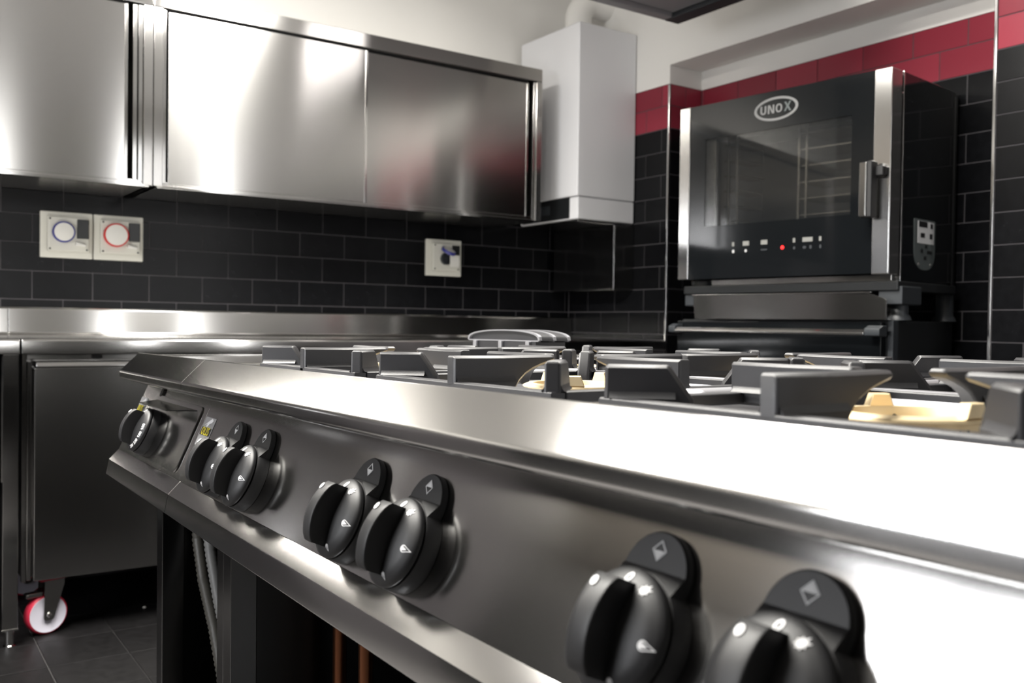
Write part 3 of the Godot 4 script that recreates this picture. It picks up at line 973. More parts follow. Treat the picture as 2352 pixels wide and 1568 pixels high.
# ---------------------------------------------------------------- hood over the island
func range_hood() -> void:
	var o := thing("range_hood", "dark grey extractor hood hanging in front of the oven niche at the top edge", "hood")
	var x0 := -1.02
	var x1 := -0.31
	var z0 := 1.065
	var z1 := 1.80
	var y := 2.15
	var s := MB.new()
	s.box(Vector3(x0, y, z0), Vector3(x0 + 0.012, y + 0.42, z1), 0.002)
	s.box(Vector3(x1 - 0.012, y, z0), Vector3(x1, y + 0.42, z1), 0.002)
	s.box(Vector3(x0 + 0.012, y, z0), Vector3(x1 - 0.012, y + 0.42, z0 + 0.012), 0.002)
	s.box(Vector3(x0 + 0.012, y, z1 - 0.012), Vector3(x1 - 0.012, y + 0.42, z1), 0.002)
	s.box(Vector3(x0 + 0.012, y + 0.40, z0 + 0.012), Vector3(x1 - 0.012, y + 0.42, z1 - 0.012))
	part("shell", s, M.hood_steel, o)
	var rim := MB.new()
	rim.box(Vector3(x1 - 0.075, y - 0.004, z0 + 0.005), Vector3(x1 - 0.002, y + 0.030, z1), 0.003)
	part("gutter", rim, M.hood_dark, o)
	part("gutter", bx(Vector3(x0 + 0.002, y - 0.004, z0 + 0.0055), Vector3(x0 + 0.075, y + 0.030, z1), 0.003), M.hood_dark, o)
	part("end_gutter", bx(Vector3(x0 + 0.076, y - 0.002, z0 + 0.006), Vector3(x1 - 0.076, y + 0.03, z0 + 0.05), 0.003), M.hood_steel, o)
	for i in 2:
		part("filter_panel", bx(Vector3(x0 + 0.08, y + 0.012, z0 + 0.055 + i * 0.335), Vector3(x1 - 0.08, y + 0.032, z0 + 0.385 + i * 0.335), 0.004), M.hood_steel, o)
	for i in 1:
		var rd := MB.new()
		rd.tube(PackedVector3Array([Vector3((x0 + x1) / 2, y + 0.421, 1.45), Vector3((x0 + x1) / 2, TOP - 0.001, 1.45)]), PackedFloat32Array([0.15]), 24)
		part("duct", rd, M.steel_dull, o)


# ---------------------------------------------------------------- the range
# in the range's own axes: x into the hob from the front edge, z along the front, y = 0 at the top of the front rim
const MODULES := [[0.0, 0.4272], [0.4282, 1.6462], [1.6472, 1.93]]
var range_node: Node3D

func stove() -> void:
	var o := thing("cooking_range", "long stainless gas range with black knobs filling the foreground", "cooking range", RANGE)
	range_node = o
	var rim := rounded(PackedVector2Array([Vector2(0.007, -0.014), Vector2(0.005, -0.0005), Vector2(0.0, 0.0), Vector2(-0.0338, -0.0330), Vector2(-0.0338, -0.0475), Vector2(-0.022, -0.0500), Vector2(0.014, -0.0607), Vector2(0.03, -0.0607), Vector2(0.03, -0.014)]), [0.002, 0.002, 0.003, 0.0085, 0.006, 0.004, 0, 0, 0], 7)
	var panel := PackedVector2Array([Vector2(0.0165, -0.0607), Vector2(-0.0341, -0.1763), Vector2(0.05, -0.1763), Vector2(0.05, -0.0607)])
	var lip := rounded(PackedVector2Array([Vector2(-0.0341, -0.1765), Vector2(-0.0512, -0.1942), Vector2(-0.0562, -0.2205), Vector2(-0.050, -0.2245), Vector2(0.05, -0.2245), Vector2(0.05, -0.1765)]), [0.002, 0.002, 0.0015, 0.001, 0, 0], 3)
	for m in MODULES:
		for s in [["front_rim", rim, M.steel], ["control_panel", panel, M.steel], ["lower_lip", lip, M.steel]]:
			var b := MB.new()
			b.grain = Z
			var cut := 0.0125 if s[0] == "control_panel" else 0.0   # the panel joint lies at the edge of the ignition cover
			b.prism(s[1], Vector3.ZERO, X, Y, Z, m[0] - (cut if m[0] > 0.1 and m[0] < 1.0 else 0.0), m[1] - (cut if m[1] < 1.0 else 0.0), 0.0006, 35)
			part(s[0], b, s[2], o)
	# hob surfaces
	part("smooth_plate", bx(Vector3(0.05, -0.030, 0.012), Vector3(0.60, -0.006, 0.405), 0.003), M.mirror_plate, o)
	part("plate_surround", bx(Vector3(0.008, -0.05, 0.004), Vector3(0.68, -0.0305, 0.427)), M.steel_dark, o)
	part("hob_edge", bx(Vector3(0.0, -0.03, 0.001), Vector3(0.68, -0.004, 0.008), 0.001, X), M.steel, o)
	hob_tray(o)
	part("rear_rail", bx(Vector3(0.682, -0.06, 0.0), Vector3(0.715, 0.004, 1.93), 0.003, Z), M.steel, o)
	# flue cover at the back of the first module
	var fc := pivot("flue_cover", o)
	var arch := PackedVector2Array()
	for i in 19:
		var a := PI * i / 18.0
		arch.push_back(Vector2(0.265 - 0.128 * cos(a), 0.028 + 0.0205 * pow(sin(a), 0.62)))
	var hood := MB.new()
	hood.prism(arch, Vector3.ZERO, Z, Y, X, 0.636, 0.70, 0.001, 50)
	part("arched_cap", hood, M.cast, fc)
	for xr in [0.634, 0.668, 0.702]:
		var ar := MB.new()
		var inner := PackedVector2Array()
		var outer := PackedVector2Array()
		for q in arch:
			outer.push_back(Vector2(0.265 + (q.x - 0.265) * 1.015, q.y + 0.0012))
			inner.push_back(Vector2(0.265 + (q.x - 0.265) * 0.975, q.y - 0.0012))
		ring(ar, outer, inner, Vector3.ZERO, Z, Y, X, xr - 0.003, xr + 0.003)
		part("arch_rib", ar, M.tray, fc)
	part("flue_base", bx(Vector3(0.632, 0.0045, 0.15), Vector3(0.704, 0.0275, 0.38), 0.002), M.cast, fc)
	for zz in [0.17, 0.265, 0.36]:
		part("flue_stay", bx(Vector3(0.626, -0.028, zz - 0.006), Vector3(0.632, 0.027, zz + 0.006), 0.001, Y), M.tray, fc)
	# carcass below: uprights, end panel, inner panels, shelf, back
	for zz in [[0.0, 0.040], [0.381, 0.4125], [0.4135, 0.449], [1.60, 1.645]]:
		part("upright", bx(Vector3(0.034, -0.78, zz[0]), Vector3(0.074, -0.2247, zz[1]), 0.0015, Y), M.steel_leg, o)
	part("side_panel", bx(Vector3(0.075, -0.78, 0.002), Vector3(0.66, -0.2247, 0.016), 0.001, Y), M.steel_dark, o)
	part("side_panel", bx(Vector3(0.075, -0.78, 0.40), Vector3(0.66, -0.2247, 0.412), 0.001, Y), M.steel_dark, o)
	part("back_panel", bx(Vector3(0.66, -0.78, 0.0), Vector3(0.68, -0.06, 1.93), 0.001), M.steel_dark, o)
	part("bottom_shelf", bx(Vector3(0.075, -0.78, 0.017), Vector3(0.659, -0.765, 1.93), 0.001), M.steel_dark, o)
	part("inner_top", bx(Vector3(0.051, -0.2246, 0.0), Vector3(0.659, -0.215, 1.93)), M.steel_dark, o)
	part("end_cover", bx(Vector3(0.031, -0.2245, 0.0005), Vector3(0.68, -0.031, 0.003), 0.0), M.steel_dull, o)
	for fz in [0.03, 0.42, 1.62]:
		for fx in [0.07, 0.62]:
			var ft := MB.new()
			ft.lathe(PackedVector2Array([Vector2(0, -0.9), Vector2(0.022, -0.9), Vector2(0.022, -0.888), Vector2(0.016, -0.884), Vector2(0.016, -0.7805)]), Vector3(fx, 0.0 + 0.0075 * fz, fz), Y, 16)
			part("foot", ft, M.steel_dull, o)
	# ignition cover with its folded lip
	var cv := pivot("ignition_cover", o)
	var cp := rounded(PackedVector2Array([Vector2(0.114, 0.012), Vector2(0.391, 0.014), Vector2(0.391, 0.120), Vector2(0.206, 0.120), Vector2(0.206, 0.06), Vector2(0.114, 0.05)]), [0.004, 0.012, 0.012, 0.006, 0.03, 0.004], 6)
	var cb := MB.new()
	cb.grain = Z
	cb.prism(cp, fas(0, 0, 0), fas_z(), fas_s(), fas_n(), 0.0006, 0.0024, 0.0005)
	part("cover_sheet", cb, M.steel_dull, cv)
	var lp := MB.new()
	lp.grain = Z
	var a0 := fas(0.118, 0.021, 0.002)
	var a1 := fas(0.372, 0.021, 0.002)
	var b0 := fas(0.124, 0.037, 0.030)
	var b1 := fas(0.305, 0.037, 0.030)
	var up := (fas_n() * 0.5 - fas_s()).normalized()
	lp.flat(a0, a1, b1, b0, up)
	lp.flat(a0 - up * 0.0015, a1 - up * 0.0015, b1 - up * 0.0015, b0 - up * 0.0015, -up)
	lp.flat(b0, b1, b1 - up * 0.0015, b0 - up * 0.0015, fas_n())
	lp.flat(a1, b1, b1 - up * 0.0015, a1 - up * 0.0015, fas_z())
	lp.flat(a0, b0, b0 - up * 0.0015, a0 - up * 0.0015, -fas_z())
	part("cover_lip", lp, M.steel, cv)
	for q in [[0.128, 0.0075], [0.150, 0.052]]:
		var hl := MB.new()
		hl.lathe(PackedVector2Array([Vector2(0.0075, 0.0), Vector2(0.0075, 0.0032), Vector2(0, 0.0034)]), fas(q[0], q[1], 0), fas_n(), 14)
		part("button_hole", hl, M.hole, cv)
	# stickers: silver with a pale arrow over a black strip with yellow letters
	for s in [[0.000, 0.0235], [0.4205, 0.026]]:
		var st := pivot("sticker", o)
		var z0: float = s[0] + 0.001
		var s0: float = s[1]
		var pb := MB.new()
		pb.prism(rect(z0, s0, z0 + 0.050, s0 + 0.044), fas(0, 0, 0), fas_z(), fas_s(), fas_n(), 0.0002, 0.0008)
		part("silver_foil", pb, M.silver, st)
		var bb := MB.new()
		bb.prism(rect(z0 + 0.002, s0 + 0.0155, z0 + 0.047, s0 + 0.0275), fas(0, 0, 0), fas_z(), fas_s(), fas_n(), 0.0009, 0.0012)
		part("black_band", bb, M.black_plastic, st)
		var ab := MB.new()
		ab.prism(PackedVector2Array([Vector2(z0 + 0.008, s0 + 0.013), Vector2(z0 + 0.022, s0 + 0.006), Vector2(z0 + 0.034, s0 + 0.001), Vector2(z0 + 0.042, s0 + 0.004), Vector2(z0 + 0.036, s0 + 0.008), Vector2(z0 + 0.030, s0 + 0.009), Vector2(z0 + 0.024, s0 + 0.0145), Vector2(z0 + 0.018, s0 + 0.014), Vector2(z0 + 0.020, s0 + 0.010)]), fas(0, 0, 0), fas_z(), fas_s(), fas_n(), 0.0009, 0.0012)
		part("pale_arrow", ab, M.print_white, st)
		letters("lettering", "OLIS", 0.0125, 0.0004, M.print_yellow, st, Transform3D(Basis(fas_z(), -fas_s(), fas_n()), fas(z0 + 0.0245, s0 + 0.0213, 0.0013)))


# points on the sloping control panel: z along the range, s down the slope, off outwards
func fas_s() -> Vector3:
	return Vector3(-0.0506, -0.1156, 0).normalized()
func fas_n() -> Vector3:
	return Vector3(-0.1156, 0.0506, 0).normalized()
func fas_z() -> Vector3:
	return Z
func fas(z: float, s: float, off: float) -> Vector3:
	return Vector3(0.0165, -0.0607, z) + fas_s() * s + fas_n() * off


const COLS := [0.645, 1.033, 1.425]
const ROWS := [0.2185, 0.530]

func hob_tray(o: Node3D) -> void:
	var b := MB.new()
	var nx := 134
	var nz := 236
	var x0 := 0.0075
	var x1 := 0.681
	var z0 := 0.43
	var z1 := 1.645
	var ys := PackedFloat32Array()
	for i in nx + 1:
		for k in nz + 1:
			var x := lerpf(x0, x1, float(i) / nx)
			var z := lerpf(z0, z1, float(k) / nz)
			var d := -1.0
			for cx in ROWS:
				for cz in COLS:
					d = maxf(d, minf(0.152 - absf(x - cx), 0.190 - absf(z - cz)))
			var y := lerpf(-0.0025, -0.031, smoothstep(0.004, 0.036, d))
			if x < 0.19:
				y = minf(y, lerpf(-0.0125, -0.031, smoothstep(0.004, 0.036, d)))
			ys.push_back(y)
	for i in nx:
		for k in nz:
			var p: Array[Vector3] = []
			var q: Array[Vector3] = []
			for e in [[i, k], [i + 1, k], [i + 1, k + 1], [i, k + 1]]:
				var ii: int = e[0]
				var kk: int = e[1]
				p.append(Vector3(lerpf(x0, x1, float(ii) / nx), ys[ii * (nz + 1) + kk], lerpf(z0, z1, float(kk) / nz)))
				var il := maxi(ii - 1, 0)
				var ir := mini(ii + 1, nx)
				var kl := maxi(kk - 1, 0)
				var kr := mini(kk + 1, nz)
				q.append(Vector3(-(ys[ir * (nz + 1) + kk] - ys[il * (nz + 1) + kk]) / ((ir - il) * (x1 - x0) / nx), 1.0, -(ys[ii * (nz + 1) + kr] - ys[ii * (nz + 1) + kl]) / ((kr - kl) * (z1 - z0) / nz)).normalized())
			b.quad(p[0], p[1], p[2], p[3], q[0], q[1], q[2], q[3])
	part("hob_tray", b, M.tray, o)


# ---------------------------------------------------------------- knobs
func dome(r: float) -> float:
	if r > 0.030:
		return lerpf(0.0265, 0.0215, (r - 0.030) / 0.0075)
	return lerpf(0.0315, 0.0265, pow(r / 0.030, 1.6))

func on_dial(b: MB, outline: PackedVector2Array, hole: PackedVector2Array) -> void:
	# outline in dial coordinates (x to +z, y up the slope), laid onto the dome
	if hole.size():
		for i in outline.size():
			var j := (i + 1) % outline.size()
			var q := [outline[i], outline[j], hole[j], hole[i]]
			var w: Array[Vector3] = []
			for e in q:
				w.append(Vector3(e.x, e.y, dome(e.length()) + 0.0005))
			b.flat(w[0], w[1], w[2], w[3], Z)
		return
	var idx := Geometry2D.triangulate_polygon(outline)
	for i in range(0, idx.size(), 3):
		var w: Array[Vector3] = []
		for k in 3:
			var e := outline[idx[i + k]]
			w.append(Vector3(e.x, e.y, dome(e.length()) + 0.0005))
		b.flat(w[0], w[1], w[2], w[2], Z)

func polar_shape(pts: PackedVector2Array, ang: float, r: float, scale := 1.0) -> PackedVector2Array:
	# a small shape placed at clock angle ang (degrees from the top) and radius r, its y pointing outwards
	var out := PackedVector2Array()
	var a := deg_to_rad(ang)
	var up := Vector2(sin(a), cos(a))
	var rt := Vector2(cos(a), -sin(a))
	for p in pts:
		out.push_back(up * (r + p.y * scale) + rt * p.x * scale)
	return out

func drop(s: float) -> PackedVector2Array:
	var p := PackedVector2Array()
	for i in 15:
		var a := PI * 1.5 * i / 14.0 - PI * 0.25
		p.push_back(Vector2(cos(a + PI), sin(a + PI) * 1.0) * s)
	p.push_back(Vector2(0, s * 2.3))
	return p

# the finger bar: flat on its right side, rounded over to the left, its face arched along its length
func grip_off(a: float, q: float) -> float:
	return 0.0245 + (0.0265 - 0.0085 * a * a) * q

func grip_shape(b: MB) -> void:
	var L := 0.0288
	var zs := [[-0.0150, 0.0], [-0.0149, 0.30], [-0.0143, 0.55], [-0.0130, 0.76], [-0.0108, 0.90], [-0.0075, 0.972], [-0.003, 1.0], [0.004, 1.0], [0.0078, 0.985], [0.0088, 0.955], [0.0090, 0.90]]
	var na := 20
	var p: Array = []
	for i in na + 1:
		var a := lerpf(-1.0, 1.0, float(i) / na)
		var row: Array = []
		for q in zs:
			var e := 1.0 - 0.10 * pow(absf(a), 14.0)
			row.append(Vector3(q[0], L * a * (1.0 - 0.04 * (1.0 - q[1])), grip_off(a, q[1] * e)))
		p.append(row)
	var m := zs.size()
	for i in na:
		for k in m - 1:
			var w: Array[Vector3] = []
			var nn: Array[Vector3] = []
			for e in [[i, k], [i + 1, k], [i + 1, k + 1], [i, k + 1]]:
				var ii: int = e[0]
				var kk: int = e[1]
				w.append(p[ii][kk])
				var da: Vector3 = p[mini(ii + 1, na)][kk] - p[maxi(ii - 1, 0)][kk]
				var dk: Vector3 = p[ii][mini(kk + 1, m - 1)] - p[ii][maxi(kk - 1, 0)]
				var c := dk.cross(da).normalized()
				nn.append(c)
			b.quad(w[0], w[1], w[2], w[3], nn[0], nn[1], nn[2], nn[3])
		# flat right side
		b.flat(p[i][m - 1], p[i + 1][m - 1], Vector3(0.009, p[i + 1][m - 1].y, 0.019), Vector3(0.009, p[i][m - 1].y, 0.019), X)
	for s in [0, na]:
		var d := -Y if s == 0 else Y
		for k in m - 1:
			var u: Vector3 = p[s][k]
			var v: Vector3 = p[s][k + 1]
			b.flat(u, v, Vector3(v.x, v.y, 0.019), Vector3(u.x, u.y, 0.019), d)

func knobs() -> void:
	var spots := [[0.165, 0.079, "dial", "thermostat knob with white figures"], [0.590, 0.085, "low", ""], [0.700, 0.085, "high", ""], [1.000, 0.085, "low", ""], [1.117, 0.085, "high", ""], [1.402, 0.082, "low", ""], [1.512, 0.081, "high", ""]]
	# shared meshes in knob axes: x along the range, y up the slope, z outwards
	var outline := PackedVector2Array()
	var R := 0.0395
	var rt := 0.0277
	var cy := 0.037
	# outline of bezel and tab: disc below, narrower tab above, joined by concave curves
	for i in 41:
		var a := deg_to_rad(lerpf(-228.0, 48.0, i / 40.0))
		outline.push_back(Vector2(cos(a), sin(a)) * R)
	for i in 25:
		var a := deg_to_rad(lerpf(-6.0, 186.0, i / 24.0))
		outline.push_back(Vector2(cos(a) * rt, cy + sin(a) * rt))
	var plate := MB.new()
	plate.prism(outline, Vector3.ZERO, X, Y, Z, 0.0002, 0.007, 0.0012, 50)
	var collar_round := MB.new()
	collar_round.lathe(PackedVector2Array([Vector2(0.0395, 0.0003), Vector2(0.0395, 0.0125), Vector2(0.0385, 0.0150), Vector2(0.0365, 0.0155), Vector2(0.0365, 0.013), Vector2(0, 0.013)]), Vector3.ZERO, Z, 48, 50)
	# sloping web between tab and collar
	var web := MB.new()
	for i in 16:
		var t0 := lerpf(-1.0, 1.0, i / 16.0)
		var t1 := lerpf(-1.0, 1.0, (i + 1) / 16.0)
		var q: Array[Vector3] = []
		for t in [t0, t1]:
			var xx: float = t * 0.0265
			var yl := sqrt(0.0384 * 0.0384 - xx * xx)
			q.append(Vector3(xx, yl, 0.0150))
			q.append(Vector3(xx, maxf(yl + 0.002, 0.0408), 0.0072))
		var nn := Vector3(0, 0.62, 0.78)
		web.quad(q[0], q[1], q[3], q[2], nn, nn, nn, nn)
	for s in [-1.0, 1.0]:
		var xx: float = s * 0.0265
		var yl := sqrt(0.0384 * 0.0384 - xx * xx)
		web.tri(Vector3(xx, yl, 0.015), Vector3(xx, 0.0408, 0.0072), Vector3(xx, yl, 0.006), Vector3(s, 0, 0), Vector3(s, 0, 0), Vector3(s, 0, 0))
	var dial := MB.new()
	var pr := PackedVector2Array([Vector2(0.030, 0.0135), Vector2(0.0355, 0.0140), Vector2(0.0355, 0.0165), Vector2(0.0382, 0.0172), Vector2(0.0386, 0.019), Vector2(0.0375, 0.0215)])
	for i in range(1, 13):
		var r := lerpf(0.0375, 0.0, i / 12.0)
		pr.push_back(Vector2(r, dome(r)))
	dial.lathe(pr, Vector3.ZERO, Z, 64, 45)
	var grip := MB.new()
	grip_shape(grip)
	var dot := MB.new()
	dot.prism(ellipse(-0.0005, 0.0, 0.0026, 0.0034, 16), Vector3(-0.003, 0.0225, 0.0458), X, Vector3(0, 0.92, -0.39), Vector3(0, 0.39, 0.92), -0.001, 0.0008)
	var zero := MB.new()
	on_dial(zero, polar_shape(ellipse(0, 0, 0.0026, 0.0034, 20), 3, 0.0315), polar_shape(ellipse(0, 0, 0.0011, 0.0019, 20), 3, 0.0315))
	var star := PackedVector2Array()
	for i in 16:
		var a := TAU * i / 16.0
		var rr := 0.0035 if i % 2 == 0 else 0.0023
		if i in [2, 4]:
			rr = 0.0048
		star.push_back(Vector2(cos(a), sin(a)) * rr)
	var spark := MB.new()
	on_dial(spark, polar_shape(star, 32, 0.0315), PackedVector2Array())
	var flame := MB.new()
	on_dial(flame, polar_shape(drop(0.0031), 94, 0.0295), polar_shape(drop(0.0023), 94, 0.0296))
	on_dial(flame, polar_shape(drop(0.0017), 94, 0.0286), PackedVector2Array())
	var flame2 := MB.new()
	on_dial(flame2, polar_shape(drop(0.0020), 154, 0.0302), polar_shape(drop(0.0014), 154, 0.0303))
	on_dial(flame2, polar_shape(drop(0.0010), 154, 0.0297), PackedVector2Array())
	var meshes := {"plate": plate.mesh(), "collar": collar_round.mesh(), "web": web.mesh(), "dial": dial.mesh(), "grip": grip.mesh(), "dot": dot.mesh(), "zero_mark": zero.mesh(), "spark_mark": spark.mesh(), "flame_mark": flame.mesh(), "small_flame_mark": flame2.mesh()}
	for s in spots:
		var at := Transform3D(Basis(fas_z(), -fas_s(), fas_n()), fas(s[0], s[1], 0.0))
		var k := pivot("control_knob", range_node, at)
		if s[3]:
			k.set_meta("label", s[3])
		if s[2] != "dial":
			part("bezel_plate", meshes.plate, M.black_plastic, k)
			part("bezel_web", meshes.web, M.black_plastic, k)
		part("bezel_collar", meshes.collar, M.black_plastic, k)
		part("dial", meshes.dial, M.black_plastic, k)
		part("grip", meshes.grip, M.black_plastic, k)
		part("pointer_dot", meshes.dot, M.print_white, k)
		if s[2] == "dial":
			var tick := MB.new()
			on_dial(tick, polar_shape(rect(-0.001, -0.0045, 0.001, 0.0045), 10, 0.032), PackedVector2Array())
			part("dial_tick", tick, M.print_white, k)
			for i in 4:
				var ang := 80.0 + 24.0 * i
				var a := deg_to_rad(ang)
				var up := Vector3(sin(a), cos(a), 0)
				var rtv := Vector3(cos(a), -sin(a), 0)
				var nn := (Z * 0.85 + up * 0.52).normalized()
				var u2 := nn.cross(rtv).normalized()
				letters("figures", ["100", "180", "230", "280"][i], 0.0052, 0.0004, M.print_white, k, Transform3D(Basis(-rtv, -u2, nn) if u2.dot(up) > 0 else Basis(-rtv, u2, nn), up * 0.0335 + Z * (dome(0.0335) + 0.0006)), true)
			continue
		for q in ["zero_mark", "spark_mark", "flame_mark", "small_flame_mark"]:
			part(q, meshes[q], M.print_white, k)
		var dm := MB.new()
		var dia := PackedVector2Array([Vector2(0, 0.0066), Vector2(0.0062, 0), Vector2(0, -0.0066), Vector2(-0.0062, 0)])
		var din := PackedVector2Array()
		for q in dia:
			din.push_back(q * 0.80)
		ring(dm, dia, din, Vector3(0, 0.0525, 0), X, Y, Z, 0.0070, 0.0074)
		var up2 := 1.0 if s[2] == "high" else -1.0
		dm.prism(PackedVector2Array([Vector2(-0.0046, 0), Vector2(0.0046, 0), Vector2(0, 0.0049 * up2)]), Vector3(0, 0.0525, 0), X, Y, Z, 0.0070, 0.0074)
		part("burner_diamond", dm, M.print_grey, k)


# ---------------------------------------------------------------- burners and pan supports
func grates() -> void:
	# one burner
	var cap := MB.new()
	cap.lathe(PackedVector2Array([Vector2(0.0495, -0.0125), Vector2(0.0545, -0.0118), Vector2(0.0553, -0.0105), Vector2(0.0545, -0.0092), Vector2(0.049, -0.0070), Vector2(0.0445, -0.0074), Vector2(0.0425, -0.0125), Vector2(0.0415, -0.0205), Vector2(0.026, -0.0215), Vector2(0.014, -0.0195), Vector2(0, -0.019)]), Vector3.ZERO, Y, 64, 35)
	var skirt := MB.new()
	skirt.lathe(PackedVector2Array([Vector2(0.051, -0.0232), Vector2(0.0512, -0.0225), Vector2(0.0495, -0.0105)]), Vector3.ZERO, Y, 64, 35)
	var ports := MB.new()
	for g in 7:
		for i in 5:
			var a := TAU * g / 7.0 + deg_to_rad(7.6) * i
			var d := Vector3(cos(a), 0, sin(a))
			var rr := 0.0504
			ports.lathe(PackedVector2Array([Vector2(0.00115, -0.0006), Vector2(0.00115, 0.0004), Vector2(0, 0.0005)]), d * rr + Y * -0.0170, d, 8)
	for i in 6:
		var a := TAU * i / 6.0 + 0.2
		var d := Vector3(-cos(a), 0, -sin(a))
		ports.lathe(PackedVector2Array([Vector2(0.0016, -0.001), Vector2(0.0016, 0.0006), Vector2(0, 0.0008)]), -d * 0.0421 + Y * -0.0145, d, 8)
	var base := MB.new()
	base.lathe(PackedVector2Array([Vector2(0.072, -0.0305), Vector2(0.070, -0.0275), Vector2(0.058, -0.0245), Vector2(0.0505, -0.0235), Vector2(0, -0.0235)]), Vector3.ZERO, Y, 48, 40)
	var tab := MB.new()
	tab.prism(PackedVector2Array([Vector2(-0.0105, -0.0085), Vector2(0.0105, -0.0085), Vector2(0.0066, 0.0022), Vector2(-0.0066, 0.0022)]), Vector3(0.0495, 0, 0), Z, Y, X, -0.0045, 0.0045, 0.0008)
	var m := {"cap": cap.mesh(), "skirt": skirt.mesh(), "ports": ports.mesh(), "base": base.mesh(), "tab": tab.mesh(), "frame": null, "horn": null, "fin": null}
	# pan support: low frame, four long horns to the middle and four short corner fins
	var hx := 0.1535
	var hz := 0.166
	var bw := 0.016
	var fr := MB.new()
	fr.box(Vector3(-hx, -0.013, -hz), Vector3(-hx + bw, -0.003, hz), 0.0018)
	fr.box(Vector3(hx - bw, -0.013, -hz), Vector3(hx, -0.003, hz), 0.0018)
	fr.box(Vector3(-hx + bw, -0.013, -hz), Vector3(hx - bw, -0.003, -hz + bw), 0.0018)
	fr.box(Vector3(-hx + bw, -0.013, hz - bw), Vector3(hx - bw, -0.003, hz), 0.0018)
	m.frame = fr.mesh()
	var horn := MB.new()
	var hp := PackedVector2Array([Vector2(0.0, -0.0135), Vector2(0.0, 0.0205), Vector2(0.0008, 0.0218), Vector2(0.002, 0.0225), Vector2(0.06, 0.0222), Vector2(0.118, 0.0228), Vector2(0.1215, 0.0222), Vector2(0.1235, 0.0203), Vector2(0.1232, 0.0178), Vector2(0.121, 0.0162), Vector2(0.106, 0.0120), Vector2(0.095, 0.0080), Vector2(0.086, 0.0030), Vector2(0.079, -0.0035), Vector2(0.075, -0.0095), Vector2(0.0735, -0.0135)])
	horn.prism(hp, Vector3.ZERO, X, Y, Z, -0.0072, 0.0072, 0.0026, 50)
	for s in [-1.0, 1.0]:   # flared root where it grows out of the frame
		horn.prism(PackedVector2Array([Vector2(0.0072, -0.003), Vector2(0.0105, -0.003), Vector2(0.0084, -0.001), Vector2(0.0072, 0.002)]), Vector3(0.004, 0, 0), Z * s, Y, X, 0.0, 0.068, 0.0, 60)
	m.horn = horn.mesh()
	var fin := MB.new()
	var fp := PackedVector2Array([Vector2(0.0, -0.0135), Vector2(0.0005, 0.0200), Vector2(0.0012, 0.0215), Vector2(0.003, 0.0225), Vector2(0.0475, 0.0225), Vector2(0.0495, 0.0216), Vector2(0.0508, 0.0198), Vector2(0.067, -0.003), Vector2(0.069, -0.0135)])
	fin.prism(fp, Vector3.ZERO, X, Y, Z, -0.0070, 0.0070, 0.0026, 50)
	for s in [-1.0, 1.0]:
		fin.prism(PackedVector2Array([Vector2(0.0070, -0.003), Vector2(0.0103, -0.003), Vector2(0.0082, -0.001), Vector2(0.0070, 0.002)]), Vector3(0.004, 0, 0), Z * s, Y, X, 0.0, 0.05, 0.0, 60)
	m.fin = fin.mesh()
	var where := ["far end of the front row", "middle of the front row", "near end of the front row", "far end of the back row", "middle of the back row", "near end of the back row"]
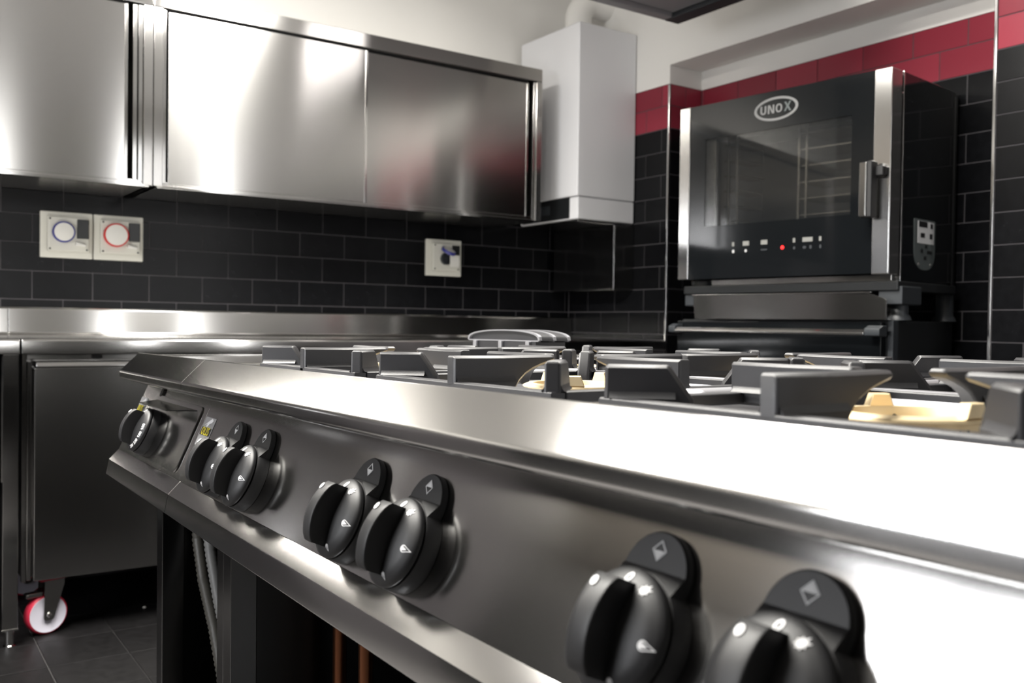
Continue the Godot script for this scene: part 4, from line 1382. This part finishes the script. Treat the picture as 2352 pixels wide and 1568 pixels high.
	for r in 2:
		for c in 3:
			var at := RANGE * Transform3D(Basis(), Vector3(ROWS[r], 0, COLS[c]))
			var name_at: String = where[r * 3 + c]
			var b := thing("gas_burner", "brass gas burner with three lugs at the %s" % name_at, "burner", at, "brass burners on the range")
			part("base", m.base, M.alu, b)
			part("crown", m.cap, M.brass, b)
			part("skirt", m.skirt, M.brass, b)
			part("ports", m.ports, M.hole, b).set_meta("kind", "stuff")
			for i in 3:
				var t := part("lug", m.tab, M.brass, b)
				t.transform = Transform3D(Basis(Y, deg_to_rad(([[85.0, 15.0, 232.0], [130.0, 262.0, 60.0], [70.0, 200.0, 320.0]][[2, 0, 1][c]])[i])), Vector3.ZERO)
			var g := thing("pan_support", "black cast iron pan support at the %s" % name_at, "pan support", at, "cast iron pan supports on the range")
			part("frame", m.frame, M.cast, g)
			for i in 4:
				var h := part("horn", m.horn, M.cast, g)
				var a := [0.0, PI / 2, PI, -PI / 2][i] as float
				var rr := hx if i % 2 == 0 else hz
				h.transform = Transform3D(Basis(Y, a), Basis(Y, a) * Vector3(-rr, 0, 0))
			for sx in [-1.0, 1.0]:
				for sz in [-1.0, 1.0]:
					var f := part("corner_fin", m.fin, M.cast, g)
					var dir := Vector3(-sx, 0, -sz).normalized()
					f.transform = Transform3D(Basis(dir, Y, dir.cross(Y)), Vector3(sx * (hx - 0.004), 0, sz * (hz - 0.004)))


# ---------------------------------------------------------------- hoses and pipes under the range
func hoses() -> void:
	for h in [["hose_grey", "grey corrugated hose hanging under the range, left one of two", [Vector3(0.10, -0.226, 0.031), Vector3(0.10, -0.35, 0.040), Vector3(0.10, -0.418, 0.078), Vector3(0.10, -0.488, 0.148), Vector3(0.10, -0.56, 0.20), Vector3(0.10, -0.75, 0.25)], 0.0125], ["hose_white", "pale corrugated hose hanging beside the inner upright of the range", [Vector3(0.10, -0.226, 0.078), Vector3(0.10, -0.30, 0.095), Vector3(0.10, -0.36, 0.122), Vector3(0.10, -0.43, 0.170), Vector3(0.10, -0.52, 0.25), Vector3(0.10, -0.75, 0.31)], 0.0115]]:
		var o := thing("corrugated_hose", h[1], "hose", RANGE, "hoses under the range")
		var cv := Curve3D.new()
		var pts: Array = h[2]
		for i in pts.size():
			var d: Vector3 = (pts[mini(i + 1, pts.size() - 1)] - pts[maxi(i - 1, 0)]) / 6.0
			cv.add_point(pts[i], -d, d)
		var L := cv.get_baked_length()
		var path := PackedVector3Array()
		var n := int(L / 0.0016)
		for i in n:
			path.push_back(cv.sample_baked(L * i / (n - 1)))
		var r: float = h[3]
		var b := MB.new()
		b.tube(path, PackedFloat32Array([r, r * 0.99, r * 0.9, r * 0.87, r * 0.9, r * 0.99]), 14)
		part("hose", b, M[h[0]], o)
	for k in 2:
		var o := thing("copper_pipe", ["copper pipe in the dark under the range, nearer the inner upright", "copper pipe in the dark under the range, further from the inner upright"][k], "pipe", RANGE, "copper pipes under the range")
		var b := MB.new()
		var zz := 0.467 + 0.095 * k
		b.tube(PackedVector3Array([Vector3(0.2, -0.226, zz), Vector3(0.2, -0.764, zz)]), PackedFloat32Array([0.011]), 14)
		part("pipe", b, M.copper, o)
